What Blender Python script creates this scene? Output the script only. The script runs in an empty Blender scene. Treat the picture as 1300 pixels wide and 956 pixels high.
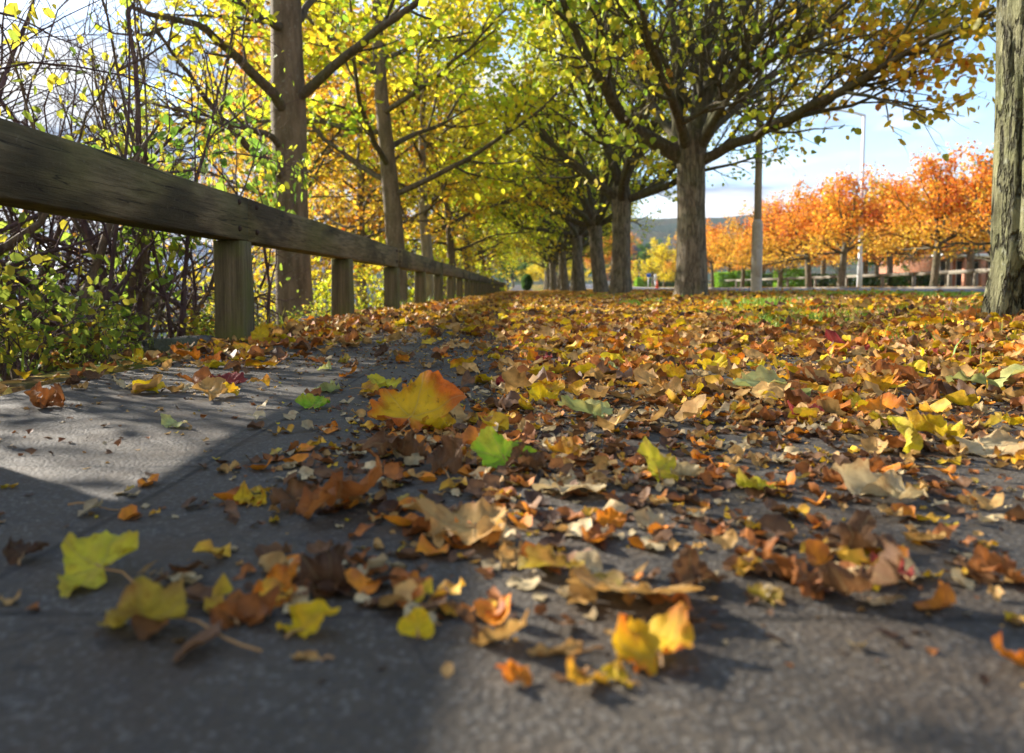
import bpy, math, random
import numpy as np
from mathutils import noise as mn, Vector
SEED = 7
HAZE = .0002
random.seed(SEED); RNG = np.random.default_rng(SEED)
S = bpy.context.scene
COL = S.collection
R = math.radians
TAU = 2*math.pi

# ------------------------------------------------------------------ camera
F = 1300*28/36.0
HOR = 366.0
PITCH = math.atan((433-HOR)/F); YAW = math.atan(12/F); CAMZ = .22
cam_d = bpy.data.cameras.new('camera'); cam = bpy.data.objects.new('camera', cam_d); COL.objects.link(cam)
cam_d.lens = 28; cam_d.sensor_width = 36; cam_d.sensor_fit = 'HORIZONTAL'
cam_d.shift_y = -(478-433)/1300.0
cam_d.clip_start = .02; cam_d.clip_end = 4000
cam.location = (0, 0, CAMZ); cam.rotation_euler = (R(90)-PITCH, 0, YAW)
cam_d.dof.use_dof = True; cam_d.dof.focus_distance = 1.75; cam_d.dof.aperture_fstop = 5.6
S.camera = cam
_cp, _sp, _cy, _sy = math.cos(PITCH), math.sin(PITCH), math.cos(YAW), math.sin(YAW)
def ray(px, py):
    x = (px-650)/F; y = (433-py)/F
    # camera axes: right, up, forward
    fx, fy, fz = -_sy*_cp, _cy*_cp, -_sp
    ux, uy, uz = -_sy*_sp, _cy*_sp, _cp
    rx, ry, rz = _cy, _sy, 0
    return np.array([fx+rx*x+ux*y, fy+ry*x+uy*y, fz+rz*x+uz*y])
def at(px, py, D):                      # world point at distance D ahead
    d = ray(px, py); return np.array([0, 0, CAMZ])+d*(D/d[1])

# ------------------------------------------------------------------ helpers
def sstep(a, b, x):
    t = np.clip((np.asarray(x, float)-a)/(b-a), 0, 1); return t*t*(3-2*t)
def ground(X, Y):
    X = np.asarray(X, float); Y = np.asarray(Y, float)
    z = .085*sstep(1.0, 2.1, X) + .03*sstep(2.1, 6.2, X) + .09*sstep(12.1, 13.5, X) + .06*sstep(12.2, 18, X)
    z = z + .025*np.sin(X*1.7+Y*.9)*np.sin(Y*1.3-X*.6)*sstep(1.3, 2.4, X)*sstep(6, 5, X)
    z = z - .30*sstep(1.22, 1.75, -X) - .5*sstep(1.7, 4.5, -X) - 2.3*sstep(4, 16, -X)
    z = z + .9*sstep(60, 170, Y)
    z = z + .02*sstep(-1.3, -3, X)*np.sin(X*2.1)*np.cos(Y*1.9)
    return z
def gz(x, y): return float(ground(x, y))

def mesh_np(name, V, faces, mats=(), cols=None, smooth=False, mat_idx=None):
    """faces: list of int arrays (n,k)"""
    me = bpy.data.meshes.new(name)
    V = np.asarray(V, np.float32)
    faces = [np.asarray(f, np.int32) for f in (faces if isinstance(faces, list) else [faces]) if len(f)]
    nl = sum(f.size for f in faces); nf = sum(len(f) for f in faces)
    me.vertices.add(len(V)); me.vertices.foreach_set('co', V.ravel())
    me.loops.add(nl); me.loops.foreach_set('vertex_index', np.concatenate([f.ravel() for f in faces]))
    starts = []; o = 0
    for f in faces:
        starts.append(o+np.arange(len(f))*f.shape[1]); o += f.size
    me.polygons.add(nf)
    me.polygons.foreach_set('loop_start', np.concatenate(starts).astype(np.int32))
    if smooth: me.polygons.foreach_set('use_smooth', np.ones(nf, bool))
    for m in mats: me.materials.append(m)
    if mat_idx is not None: me.polygons.foreach_set('material_index', np.asarray(mat_idx, np.int32))
    me.update(calc_edges=True); me.validate()
    if cols is not None:
        a = me.color_attributes.new('col', 'FLOAT_COLOR', 'POINT')
        c = np.ones((len(V), 4), np.float32); c[:, :3] = cols; a.data.foreach_set('color', c.ravel())
    return me
def link(name, me, parent=None, loc=None, **props):
    o = bpy.data.objects.new(name, me); COL.objects.link(o)
    if parent is not None: o.parent = parent
    if loc is not None: o.location = loc
    for k, v in props.items(): o[k] = v
    return o
def thing(name, label, cat, loc=(0, 0, 0), group=None, rz=0):
    o = bpy.data.objects.new(name, None); COL.objects.link(o); o.empty_display_size = .1
    o.location = loc; o.rotation_euler = (0, 0, rz); o['label'] = label; o['category'] = cat
    if group: o['group'] = group
    return o

class MB:
    """collects boxes, prisms and tubes for ONE part"""
    def __init__(s): s.V = []; s.F = {}; s.n = 0
    def add(s, V, faces):
        for f in faces: s.F.setdefault(len(f), []).append([i+s.n for i in f])
        s.V.append(np.asarray(V, float)); s.n += len(V)
    def box(s, x0, x1, y0, y1, z0, z1, b=0.0):
        if b <= 0:
            V = [(x, y, z) for z in (z0, z1) for y in (y0, y1) for x in (x0, x1)]
            s.add(V, [(0, 2, 3, 1), (4, 5, 7, 6), (0, 1, 5, 4), (2, 6, 7, 3), (0, 4, 6, 2), (1, 3, 7, 5)])
        else:
            def ring(z, i):
                a, c, d, e = x0+i, x1-i, y0+i, y1-i
                return [(a+b, d, z), (c-b, d, z), (c, d+b, z), (c, e-b, z), (c-b, e, z), (a+b, e, z), (a, e-b, z), (a, d+b, z)]
            V = ring(z0, b)+ring(z0+b, 0)+ring(z1-b, 0)+ring(z1, b)
            fs = [tuple(range(7, -1, -1)), tuple(range(24, 32))]
            for k in range(3):
                for i in range(8):
                    j = (i+1) % 8; fs.append((k*8+i, k*8+j, k*8+8+j, k*8+8+i))
            s.add(V, fs)
    def tube(s, pts, rad, k=8, cap=True, ridge=None):
        pts = np.asarray(pts, float); n = len(pts)
        rad = np.broadcast_to(np.asarray(rad, float), (n,))
        t = np.gradient(pts, axis=0); t /= np.linalg.norm(t, axis=1)[:, None]+1e-9
        m = t.mean(0); ref = np.array([1., 0, 0]) if abs(m[0]) < .8*np.linalg.norm(m) else np.array([0, 1., 0])
        u = np.cross(t, ref); u /= np.linalg.norm(u, axis=1)[:, None]+1e-9; v = np.cross(t, u)
        a = np.arange(k)/k*TAU
        rr = rad[:, None]*np.ones((1, k))
        if ridge is not None: rr = rr*ridge(pts, a)
        V = pts[:, None]+rr[..., None]*(np.cos(a)[None, :, None]*u[:, None]+np.sin(a)[None, :, None]*v[:, None])
        fs = []
        i = np.arange(n-1)[:, None]*k; j = np.arange(k)[None]; jn = (j+1) % k
        q = np.stack([i+j, i+jn, i+k+jn, i+k+j], -1).reshape(-1, 4)
        fs = q.tolist()
        if cap and k > 3: fs += [tuple(range(k-1, -1, -1)), tuple(range((n-1)*k, n*k))]
        s.add(V.reshape(-1, 3), fs)
    def mesh(s, name, mats, smooth=False):
        return mesh_np(name, np.concatenate(s.V), [np.array(f) for f in s.F.values()], mats, smooth=smooth)
    def build(s, name, mat, parent=None, smooth=False, **p):
        return link(name, s.mesh(name, [mat], smooth), parent, **p)

# ------------------------------------------------------------------ materials
class M:
    def __init__(s, name):
        s.m = bpy.data.materials.new(name); s.m.use_nodes = True
        s.t = s.m.node_tree; s.N = s.t.nodes; s.L = s.t.links
        s.b = s.N['Principled BSDF']; s.out = s.N['Material Output']
    def n(s, typ, **kw):
        x = s.N.new(typ)
        for k, v in kw.items():
            if k.startswith('i_'):
                key = k[2:]; key = int(key) if key.isdigit() else key.replace('_', ' ')
                x.inputs[key].default_value = v
            else: setattr(x, k, v)
        return x
    def l(s, a, b): s.L.new(a, b)
    def pos(s, scale=(1, 1, 1), obj=True, loc=(0, 0, 0), rot=(0, 0, 0)):
        c = s.n('ShaderNodeTexCoord'); mp = s.n('ShaderNodeMapping')
        mp.inputs['Scale'].default_value = scale; mp.inputs['Location'].default_value = loc; mp.inputs['Rotation'].default_value = rot
        s.l(c.outputs['Object'], mp.inputs[0]); return mp.outputs[0]
    def noise(s, vec, scale, detail=5, rough=.6, out='Fac'):
        x = s.n('ShaderNodeTexNoise', i_Scale=scale, i_Detail=detail, i_Roughness=rough); s.l(vec, x.inputs['Vector']); return x.outputs[out]
    def ramp(s, fac, stops, interp='LINEAR'):
        x = s.n('ShaderNodeValToRGB'); x.color_ramp.interpolation = interp
        e = x.color_ramp.elements
        while len(e) < len(stops): e.new(.5)
        for i, (p, c) in enumerate(stops):
            e[i].position = p; e[i].color = (*c, 1) if not isinstance(c, (int, float)) else (c, c, c, 1)
        s.l(fac, x.inputs[0]); return x.outputs[0]
    def mix(s, fac, a, b, blend='MIX'):
        x = s.n('ShaderNodeMix', data_type='RGBA', blend_type=blend)
        for v, i in ((fac, 0), (a, 6), (b, 7)):
            if hasattr(v, 'links'): s.l(v, x.inputs[i])
            else: x.inputs[i].default_value = v if i == 0 else (*v, 1)
        return x.outputs[2]
    def math(s, op, a, b=None):
        x = s.n('ShaderNodeMath', operation=op)
        for i, v in enumerate((a, b)):
            if v is None: continue
            if hasattr(v, 'links'): s.l(v, x.inputs[i])
            else: x.inputs[i].default_value = v
        return x.outputs[0]
    def bump(s, h, strength=.5, dist=.01, normal=None):
        x = s.n('ShaderNodeBump', i_Strength=strength, i_Distance=dist); s.l(h, x.inputs['Height'])
        if normal is not None: s.l(normal, x.inputs['Normal'])
        return x.outputs[0]
    def fin(s, col=None, rough=.8, nrm=None, spec=.3):
        if col is not None:
            if hasattr(col, 'links'): s.l(col, s.b.inputs['Base Color'])
            else: s.b.inputs['Base Color'].default_value = (*col, 1)
        if hasattr(rough, 'links'): s.l(rough, s.b.inputs['Roughness'])
        else: s.b.inputs['Roughness'].default_value = rough
        s.b.inputs['Specular IOR Level'].default_value = spec
        if nrm is not None: s.l(nrm, s.b.inputs['Normal'])
        return s.m

def plain(name, col, rough=.6, vary=.15, scale=8, spec=.3, metal=0):
    m = M(name); p = m.pos(); nz = m.noise(p, scale)
    c2 = tuple(x*(1-vary*2) for x in col)
    c = m.mix(nz, col, c2); m.b.inputs['Metallic'].default_value = metal
    return m.fin(c, rough, m.bump(nz, .15, .01), spec)

def leaf_material(name, trans=.45, rough=.55, mott=.3, scale=40, spec=.3, bump=.3, sat_trans=1.0):
    m = M(name)
    a = m.n('ShaderNodeAttribute', attribute_name='col')
    p = m.pos(); nz = m.noise(p, scale, 3)
    v = m.ramp(nz, [(.3, 1-mott), (.65, 1+mott*.3)])
    c = m.mix(1.0, a.outputs['Color'], v, 'MULTIPLY')
    m.fin(c, rough, m.bump(nz, bump, .004), spec)
    tr = m.n('ShaderNodeBsdfTranslucent')
    g = m.n('ShaderNodeGamma', i_Gamma=sat_trans); m.l(c, g.inputs[0]); m.l(g.outputs[0], tr.inputs[0])
    mx = m.n('ShaderNodeMixShader', i_0=trans); m.l(m.b.outputs[0], mx.inputs[1]); m.l(tr.outputs[0], mx.inputs[2])
    m.l(mx.outputs[0], m.out.inputs[0]); return m.m
MAT_LEAF = leaf_material('crown_leaf', .6, .5, .15, 6, sat_trans=.85)
def fallen_material():
    m = M('fallen_leaf'); a = m.n('ShaderNodeAttribute', attribute_name='col'); lv = m.n('ShaderNodeAttribute', attribute_name='lv')
    sx = m.n('ShaderNodeSeparateXYZ'); m.l(lv.outputs['Vector'], sx.inputs[0]); X, Y = sx.outputs[0], sx.outputs[1]
    best = None
    for deg in (0, 54, -54, 104, -104):
        c_, s_ = math.cos(math.radians(deg)), math.sin(math.radians(deg))
        d = m.math('ABSOLUTE', m.math('SUBTRACT', m.math('MULTIPLY', X, c_), m.math('MULTIPLY', Y, s_)))
        f = m.math('ADD', m.math('MULTIPLY', X, s_), m.math('MULTIPLY', Y, c_))
        d = m.math('ADD', d, m.math('MULTIPLY', m.math('LESS_THAN', f, 0.), 9.))
        best = d if best is None else m.math('MINIMUM', best, d)
    main = m.ramp(best, [(.004, 1), (.022, 0)])
    vo = m.n('ShaderNodeTexVoronoi', feature='DISTANCE_TO_EDGE', i_Scale=7.5); m.l(lv.outputs['Vector'], vo.inputs['Vector'])
    net = m.ramp(vo.outputs['Distance'], [(.0, .55), (.05, 0)])
    ve = m.math('MAXIMUM', main, net)
    n1 = m.noise(lv.outputs['Vector'], 3.2, 6, .7); n2 = m.noise(m.pos(), 90, 4, .7)
    c = m.mix(m.ramp(n1, [(.52, 0), (.66, .6)]), a.outputs['Color'], m.mix(1., a.outputs['Color'], (.55, .38, .3), 'MULTIPLY'))
    c = m.mix(m.ramp(n2, [(.6, 0), (.72, .6)]), c, (.13, .06, .025))
    c = m.mix(m.math('MULTIPLY', ve, .5), c, m.mix(.35, m.mix(1., a.outputs['Color'], (.8, .75, .6), 'MULTIPLY'), (.75, .6, .3)))
    h = m.math('ADD', m.math('MULTIPLY', ve, -1.), m.math('MULTIPLY', n2, .4))
    m.fin(c, .62, m.bump(h, .7, .0012), .2)
    tr = m.n('ShaderNodeBsdfTranslucent'); g = m.n('ShaderNodeGamma', i_Gamma=1.15); m.l(c, g.inputs[0]); m.l(g.outputs[0], tr.inputs[0])
    mx = m.n('ShaderNodeMixShader', i_0=.38); m.l(m.b.outputs[0], mx.inputs[1]); m.l(tr.outputs[0], mx.inputs[2]); m.l(mx.outputs[0], m.out.inputs[0]); return m.m
MAT_FALL = fallen_material()
MAT_LITTER = leaf_material('leaf_litter_mat', .25, .6, .4, 60, .25, .4)
MAT_GRASS = leaf_material('grass_blade', .35, .5, .2, 5)

def bark(name, c1, c2, moss=(.09, .11, .03), mossy=.4, vs=6., strength=.8, lichen=.3, dark=0.):
    m = M(name)
    p = m.pos((1, 1, .22)); q = m.pos()
    n1 = m.noise(p, vs*4, 6, .65); n2 = m.noise(q, 2.3, 4); n3 = m.noise(q, 28, 5, .7)
    c = m.mix(m.ramp(n1, [(.35, 0), (.65, 1)]), c1, c2)
    c = m.mix(m.ramp(n2, [(.45, 0), (.7, mossy)]), c, moss)
    c = m.mix(m.ramp(n3, [(.56, 0), (.68, lichen)]), c, (.33, .34, .27))
    h = m.math('ADD', n1, m.math('MULTIPLY', n3, .35))
    if dark:
        cr_ = m.noise(m.pos((1, 1, .3)), 13, 4, .55); k = m.ramp(m.math('ABSOLUTE', m.math('SUBTRACT', cr_, .5)), [(0, dark), (.05, 0)])
        c = m.mix(k, c, (.018, .015, .01)); h = m.math('SUBTRACT', h, k)
    return m.fin(c, .85, m.bump(h, strength, .03), .2)
MAT_BARK = bark('bark_grey_brown', (.09, .068, .042), (.25, .2, .135), mossy=.45, dark=.5)
MAT_BARK_ROUGH = bark('bark_furrowed', (.06, .055, .028), (.24, .23, .12), mossy=.6, strength=1., lichen=.4, dark=.85)
MAT_BARK_SMOOTH = bark('bark_smooth', (.085, .058, .035), (.2, .14, .09), mossy=.2, vs=3, strength=.4)
MAT_BARK_PALE = bark('bark_pale', (.16, .125, .09), (.34, .28, .21), mossy=.15, vs=3, strength=.4)
MAT_LIMB = bark('bark_limb', (.05, .038, .024), (.13, .1, .06), mossy=.5)
MAT_LIMB_L = bark('bark_limb_light', (.06, .045, .03), (.14, .10, .07), mossy=.3)
MAT_STEM = bark('bark_shrub', (.06, .04, .026), (.22, .145, .09), mossy=.15)
MAT_TWIG = bark('bark_shrub_purple', (.06, .035, .038), (.15, .085, .08), mossy=.05)

def wood_mat():
    m = M('weathered_timber')
    g = m.noise(m.pos((9, .8, 11)), 5.5, 8, .72)        # grain along Y
    b = m.noise(m.pos((1, .7, 1)), 2.2, 4); f = m.noise(m.pos(), 60, 5, .7)
    k = m.noise(m.pos((1.2, 1, 3)), 1.3, 3)
    c = m.mix(m.ramp(g, [(.3, 0), (.68, 1)]), (.05, .036, .018), (.27, .205, .11))
    c = m.mix(m.ramp(b, [(.42, 0), (.66, .6)]), c, (.12, .115, .03))
    c = m.mix(m.ramp(k, [(.5, 0), (.62, .75)]), c, (.03, .023, .014))
    ck = m.ramp(m.math('ABSOLUTE', m.math('SUBTRACT', m.noise(m.pos((3, .25, 9)), 3.1, 3), .5)), [(0, .9), (.012, 0)]); c = m.mix(ck, c, (.012, .009, .006))
    c = m.mix(m.ramp(f, [(.6, 0), (.75, .5)]), c, (.24, .21, .16))
    # knots
    vo = m.n('ShaderNodeTexVoronoi', i_Scale=1.4, i_Randomness=1.0); m.l(m.pos((2.2, .9, 2.6)), vo.inputs['Vector'])
    kn = m.ramp(vo.outputs['Distance'], [(.04, 1), (.085, 0)]); c = m.mix(m.math('MULTIPLY', kn, .8), c, (.02, .013, .008))
    h = m.math('SUBTRACT', m.math('ADD', g, m.math('MULTIPLY', f, .3)), m.math('MULTIPLY', kn, .6))
    return m.fin(c, .85, m.bump(h, .9, .012), .2)
MAT_WOOD = wood_mat()
def post_mat():
    m = M('mossy_post')
    g = m.noise(m.pos((11, 11, .5)), 6, 8, .7); b = m.noise(m.pos((1, 1, .8)), 6, 4); f = m.noise(m.pos(), 60, 5, .7)
    c = m.mix(m.ramp(g, [(.3, 0), (.68, 1)]), (.05, .038, .02), (.2, .155, .085))
    c = m.mix(m.ramp(b, [(.4, 0), (.62, .75)]), c, (.12, .125, .025))
    c = m.mix(m.ramp(f, [(.6, 0), (.75, .4)]), c, (.2, .18, .13))
    return m.fin(c, .88, m.bump(m.math('ADD', g, m.math('MULTIPLY', f, .3)), .9, .01), .2)
MAT_POST = post_mat()

def path_mat():
    m = M('paving')
    p = m.pos()
    sx = m.n('ShaderNodeSeparateXYZ'); m.l(p, sx.inputs[0])
    cb = m.n('ShaderNodeCombineXYZ')
    wob = m.math('MULTIPLY', m.math('SUBTRACT', m.noise(p, 9, 3), .5), .012)
    m.l(m.math('ADD', m.math('SUBTRACT', sx.outputs['Y'], .96-9), wob), cb.inputs[0]); m.l(m.math('ADD', sx.outputs['X'], 7.5+.39), cb.inputs[1])
    br = m.n('ShaderNodeTexBrick', offset=.5, offset_frequency=2, i_Scale=1.0)
    br.inputs['Brick Width'].default_value = .9; br.inputs['Row Height'].default_value = .75
    br.inputs['Mortar Size'].default_value = .005; br.inputs['Mortar Smooth'].default_value = .35
    br.inputs['Color1'].default_value = (.9, .9, .9, 1); br.inputs['Color2'].default_value = (1.05, 1.05, 1.05, 1); br.inputs['Mortar'].default_value = (.3, .28, .24, 1)
    m.l(cb.outputs[0], br.inputs['Vector'])
    big = m.noise(p, 1.6, 5); mid = m.noise(p, 14, 6, .65); fine = m.noise(p, 260, 4, .7)
    vo = m.n('ShaderNodeTexVoronoi', i_Scale=190.); m.l(p, vo.inputs['Vector'])
    c = m.mix(m.ramp(mid, [(.3, 0), (.7, 1)]), (.04, .031, .021), (.1, .079, .054))
    c = m.mix(m.ramp(big, [(.35, 0), (.7, .7)]), c, (.034, .027, .019))
    c = m.mix(m.ramp(vo.outputs['Distance'], [(.0, 1.), (.5, 0)]), c, m.mix(m.ramp(m.noise(p, 120, 2), [(.4, 0), (.6, 1)]), (.035, .032, .03), (.2, .185, .16)))
    c = m.mix(.9, c, br.outputs['Color'], 'MULTIPLY')
    st = m.ramp(m.noise(p, 5.5, 6, .7), [(.48, 0), (.66, .7)]); c = m.mix(st, c, (.06, .038, .02))
    ck = m.ramp(m.math('ABSOLUTE', m.math('SUBTRACT', m.noise(p, 1.9, 5, .6), .5)), [(0, .7), (.006, 0)]); c = m.mix(ck, c, (.02, .016, .012))
    c = m.mix(m.ramp(m.noise(p, 75, 3), [(.62, 0), (.7, .4)]), c, (.17, .15, .12))
    h = m.math('ADD', m.math('MULTIPLY', fine, .6), m.math('MULTIPLY', vo.outputs['Distance'], -.8))
    h2 = m.math('ADD', m.math('MULTIPLY', mid, 1.0), m.math('MULTIPLY', br.outputs['Fac'], -2.2))
    nb = m.bump(h2, .3, .005); nb = m.bump(h, .7, .002, nb)
    return m.fin(c, m.ramp(mid, [(.3, .6), (.7, .9)]), nb, .35)
def earth_mat():
    m = M('verge_ground'); p = m.pos()
    n1 = m.noise(p, .9, 5); n2 = m.noise(p, 22, 5, .7)
    vo = m.n('ShaderNodeTexVoronoi', i_Scale=17.); m.l(p, vo.inputs['Vector'])
    sv = m.n('ShaderNodeSeparateColor'); m.l(vo.outputs['Color'], sv.inputs[0])
    lit = m.ramp(sv.outputs[0], [(0, (.10, .05, .02)), (.3, (.26, .12, .035)), (.55, (.42, .2, .04)), (.78, (.5, .32, .06)), (1, (.36, .24, .1))], 'CONSTANT')
    gr = m.mix(n2, (.05, .10, .018), (.12, .19, .03))
    sx = m.n('ShaderNodeSeparateXYZ'); m.l(p, sx.inputs[0])
    left = m.ramp(m.math('MULTIPLY', m.math('ADD', sx.outputs['X'], 1.5), -1.), [(0, 0), (.6, .85)])
    far = m.ramp(m.math('MULTIPLY', sx.outputs['X'], .02), [(.30, 0), (.42, .35)])
    msk = m.ramp(n1, [(.42, 0), (.56, .9)])
    c = m.mix(m.math('MAXIMUM', m.math('MAXIMUM', msk, left), far), lit, gr)
    return m.fin(c, .9, m.bump(m.math('ADD', n2, vo.outputs['Distance']), .8, .03), .1)
def asphalt_mat():
    m = M('road_asphalt'); p = m.pos(); n1 = m.noise(p, .6, 4); n2 = m.noise(p, 90, 4, .7)
    c = m.mix(n1, (.07, .07, .078), (.10, .10, .11)); c = m.mix(m.ramp(n2, [(.5, 0), (.7, .5)]), c, (.16, .16, .165))
    return m.fin(c, .7, m.bump(n2, .4, .004), .4)
def hill_mat():
    m = M('wooded_hill'); p = m.pos()
    n1 = m.noise(p, .012, 6, .65); n2 = m.noise(p, .11, 5, .7)
    c = m.ramp(n1, [(.35, (.02, .035, .022)), (.5, (.03, .05, .028)), (.56, (.07, .05, .025)), (.62, (.045, .07, .03)), (.75, (.07, .09, .04))])
    c = m.mix(m.ramp(n2, [(.4, 0), (.6, .6)]), c, (.03, .045, .02))
    return m.fin(c, 1., m.bump(n2, 1., 6.), .05)

# ------------------------------------------------------------------ terrain
def axis(segs):
    out = []
    for a, b, n in segs: out += list(np.linspace(a, b, n, endpoint=False))
    out.append(segs[-1][1]); return np.array(out)
def grid_mesh(name, xs, ys, zf, mat, smooth=True):
    X, Y = np.meshgrid(xs, ys); Z = zf(X, Y)
    V = np.stack([X, Y, Z], -1).reshape(-1, 3); nx, ny = len(xs), len(ys)
    i = (np.arange(ny-1)[:, None]*nx+np.arange(nx-1)[None]).ravel()
    return mesh_np(name, V, [np.stack([i, i+1, i+nx+1, i+nx], -1)], [mat], smooth=smooth)
def hollow(X, Y):                       # make room under the road and the path
    z = ground(X, Y)
    z = z - .06*((X > 6.55) & (X < 12.05)); z = z - .05*((X > -1.1) & (X < 1.0) & (Y < 150))
    z = z - .12*((np.abs(X) < 1.0) & (np.abs(Y) < 3))
    return z
xs = axis([(-900, -60, 24), (-60, -8, 40), (-8, -1.8, 50), (-1.8, -1.0, 20), (-1.0, .9, 10), (.9, 6.3, 110), (6.3, 6.6, 6), (6.6, 11.9, 10), (11.9, 12.3, 8), (12.3, 24, 40), (24, 80, 20), (80, 1100, 26)])
ys = axis([(-40, 0, 20), (0, 12, 170), (12, 40, 100), (40, 180, 70), (180, 900, 24)])
link('ground', grid_mesh('ground', xs, ys, hollow, earth_mat()), kind='structure')
def path_left(Y): return -1.10-.03*np.sin(Y*2.3)-.02*np.sin(Y*7.1+1)
def path_z(X, Y):
    n = .0015*np.sin(X*5.1+1.3*np.sin(Y*3.3))+.002*np.sin(Y*8.7+X*6.3)
    return ground(X, Y)+.004+n
pu = np.linspace(0, 1, 120); py_ = axis([(-4, 0, 10), (0, 4, 220), (4, 40, 90), (40, 180, 30)])
def path_mesh():
    U, Y = np.meshgrid(pu, py_); XL = path_left(Y); XR = 1.12+.05*np.sin(Y*1.7)+0*Y
    X = XL+(XR-XL)*U; Z = path_z(X, Y)
    e = np.minimum(U, 1-U); Z = Z-.05*(1-sstep(0, .012, e))
    V = np.stack([X, Y, Z], -1).reshape(-1, 3); nx, ny = len(pu), len(py_)
    i = (np.arange(ny-1)[:, None]*nx+np.arange(nx-1)[None]).ravel()
    return mesh_np('path', V, [np.stack([i, i+1, i+nx+1, i+nx], -1)], [path_mat()], smooth=True)
link('path', path_mesh(), kind='structure')
def road_z(X, Y): return .15+.06*sstep(6.4, 12.2, X)+.9*sstep(60, 170, Y)
link('road', grid_mesh('road', np.linspace(6.4, 12.2, 14), axis([(-40, 60, 30), (60, 220, 40)]), road_z, asphalt_mat()), kind='structure')
kb = MB()
MAT_KERB = plain('kerb_concrete', (.2, .17, .13), .8, .2, 20)
for i in range(60):
    y0 = -10+i*2.5
    zz = float(road_z(6.4, y0+1)); kb.box(6.28, 6.4, y0+.005, y0+2.495, zz-.1, zz+.006, .01)
    zz = float(road_z(12.2, y0+1)); kb.box(12.2, 12.33, y0+.005, y0+2.495, zz-.1, zz+.06, .01)
kb.build('kerb', MAT_KERB, kind='structure')
mk = MB()
for i in range(34):
    y0 = i*6.; V = []
    for (x, y) in ((9.25, y0), (9.37, y0), (9.37, y0+3), (9.25, y0+3)): V.append((x, y, float(road_z(x, y))+.005))
    mk.add(V, [(0, 1, 2, 3)])
mk.build('road_marking', plain('road_paint', (.75, .75, .72), .6, .15, 30), kind='structure')

def hill_z(X, Y):
    X = np.asarray(X, float); t = sstep(330, 800, Y)
    h = 44+26*sstep(-150, 250, X)-22*sstep(320, 900, X)
    w = 5*np.sin(X/95.+1)+3*np.sin(X/37.+.4)+1.2*np.sin(X/11.+Y/17.)
    return .9+(h+w)*t*(1-.25*sstep(900, 1300, Y))
link('hills', grid_mesh('hills', np.linspace(-1000, 1300, 260), np.linspace(320, 1300, 90), hill_z, hill_mat()), kind='structure')

# ------------------------------------------------------------------ vegetation generators
def unit(v): v = np.asarray(v, float); return v/(np.linalg.norm(v)+1e-9)
def grow(p, d, L, r, n, up, wob, rnd, tip=.25):
    pts = [np.array(p, float)]; d = unit(d); s = L/n
    for i in range(n):
        d = unit(d+np.array([rnd.gauss(0, wob), rnd.gauss(0, wob), rnd.gauss(0, wob)+up]))
        pts.append(pts[-1]+d*s)
    t = np.linspace(0, 1, n+1)
    return np.array(pts), r*(1-(1-tip)*t)
def side(d, ang, rnd, az=None):
    d = unit(d); a = unit(np.cross(d, [0, 0, 1] if abs(d[2]) < .9 else [1, 0, 0])); b = np.cross(d, a)
    az = rnd.uniform(0, TAU) if az is None else az
    return d*math.cos(ang)+(a*math.cos(az)+b*math.sin(az))*math.sin(ang)
def ramify(mb, pts, rad, spec, rnd, tips, lvl=0):
    """spec: list of (count, length, angle, up, segs, sides, t0)"""
    if lvl >= len(spec): return
    cnt, Ln, ang, up, sg, sd, t0 = spec[lvl]
    n = len(pts)-1
    cum = np.concatenate([[0], np.cumsum(np.linalg.norm(np.diff(pts, axis=0), axis=1))])
    for k in range(cnt):
        t = t0+(1-t0)*(k+rnd.random())/cnt; s = t*cum[-1]
        i = min(int(np.searchsorted(cum, s))-1, n-1); i = max(i, 0); f = (s-cum[i])/(cum[i+1]-cum[i]+1e-9)
        p = pts[i]+(pts[i+1]-pts[i])*f; d = pts[i+1]-pts[i]; r = rad[i]*.62
        L = Ln*rnd.uniform(.6, 1.25)*(1.15-.45*t)
        q, rr = grow(p, side(d, ang*rnd.uniform(.6, 1.3), rnd), L, max(min(r, L*.022), .0022), sg, up, .13, rnd, .3)
        mb.tube(q, rr, sd, cap=False)
        if lvl >= len(spec)-2: tips.append(q)
        ramify(mb, q, rr, spec, rnd, tips, lvl+1)

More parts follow.
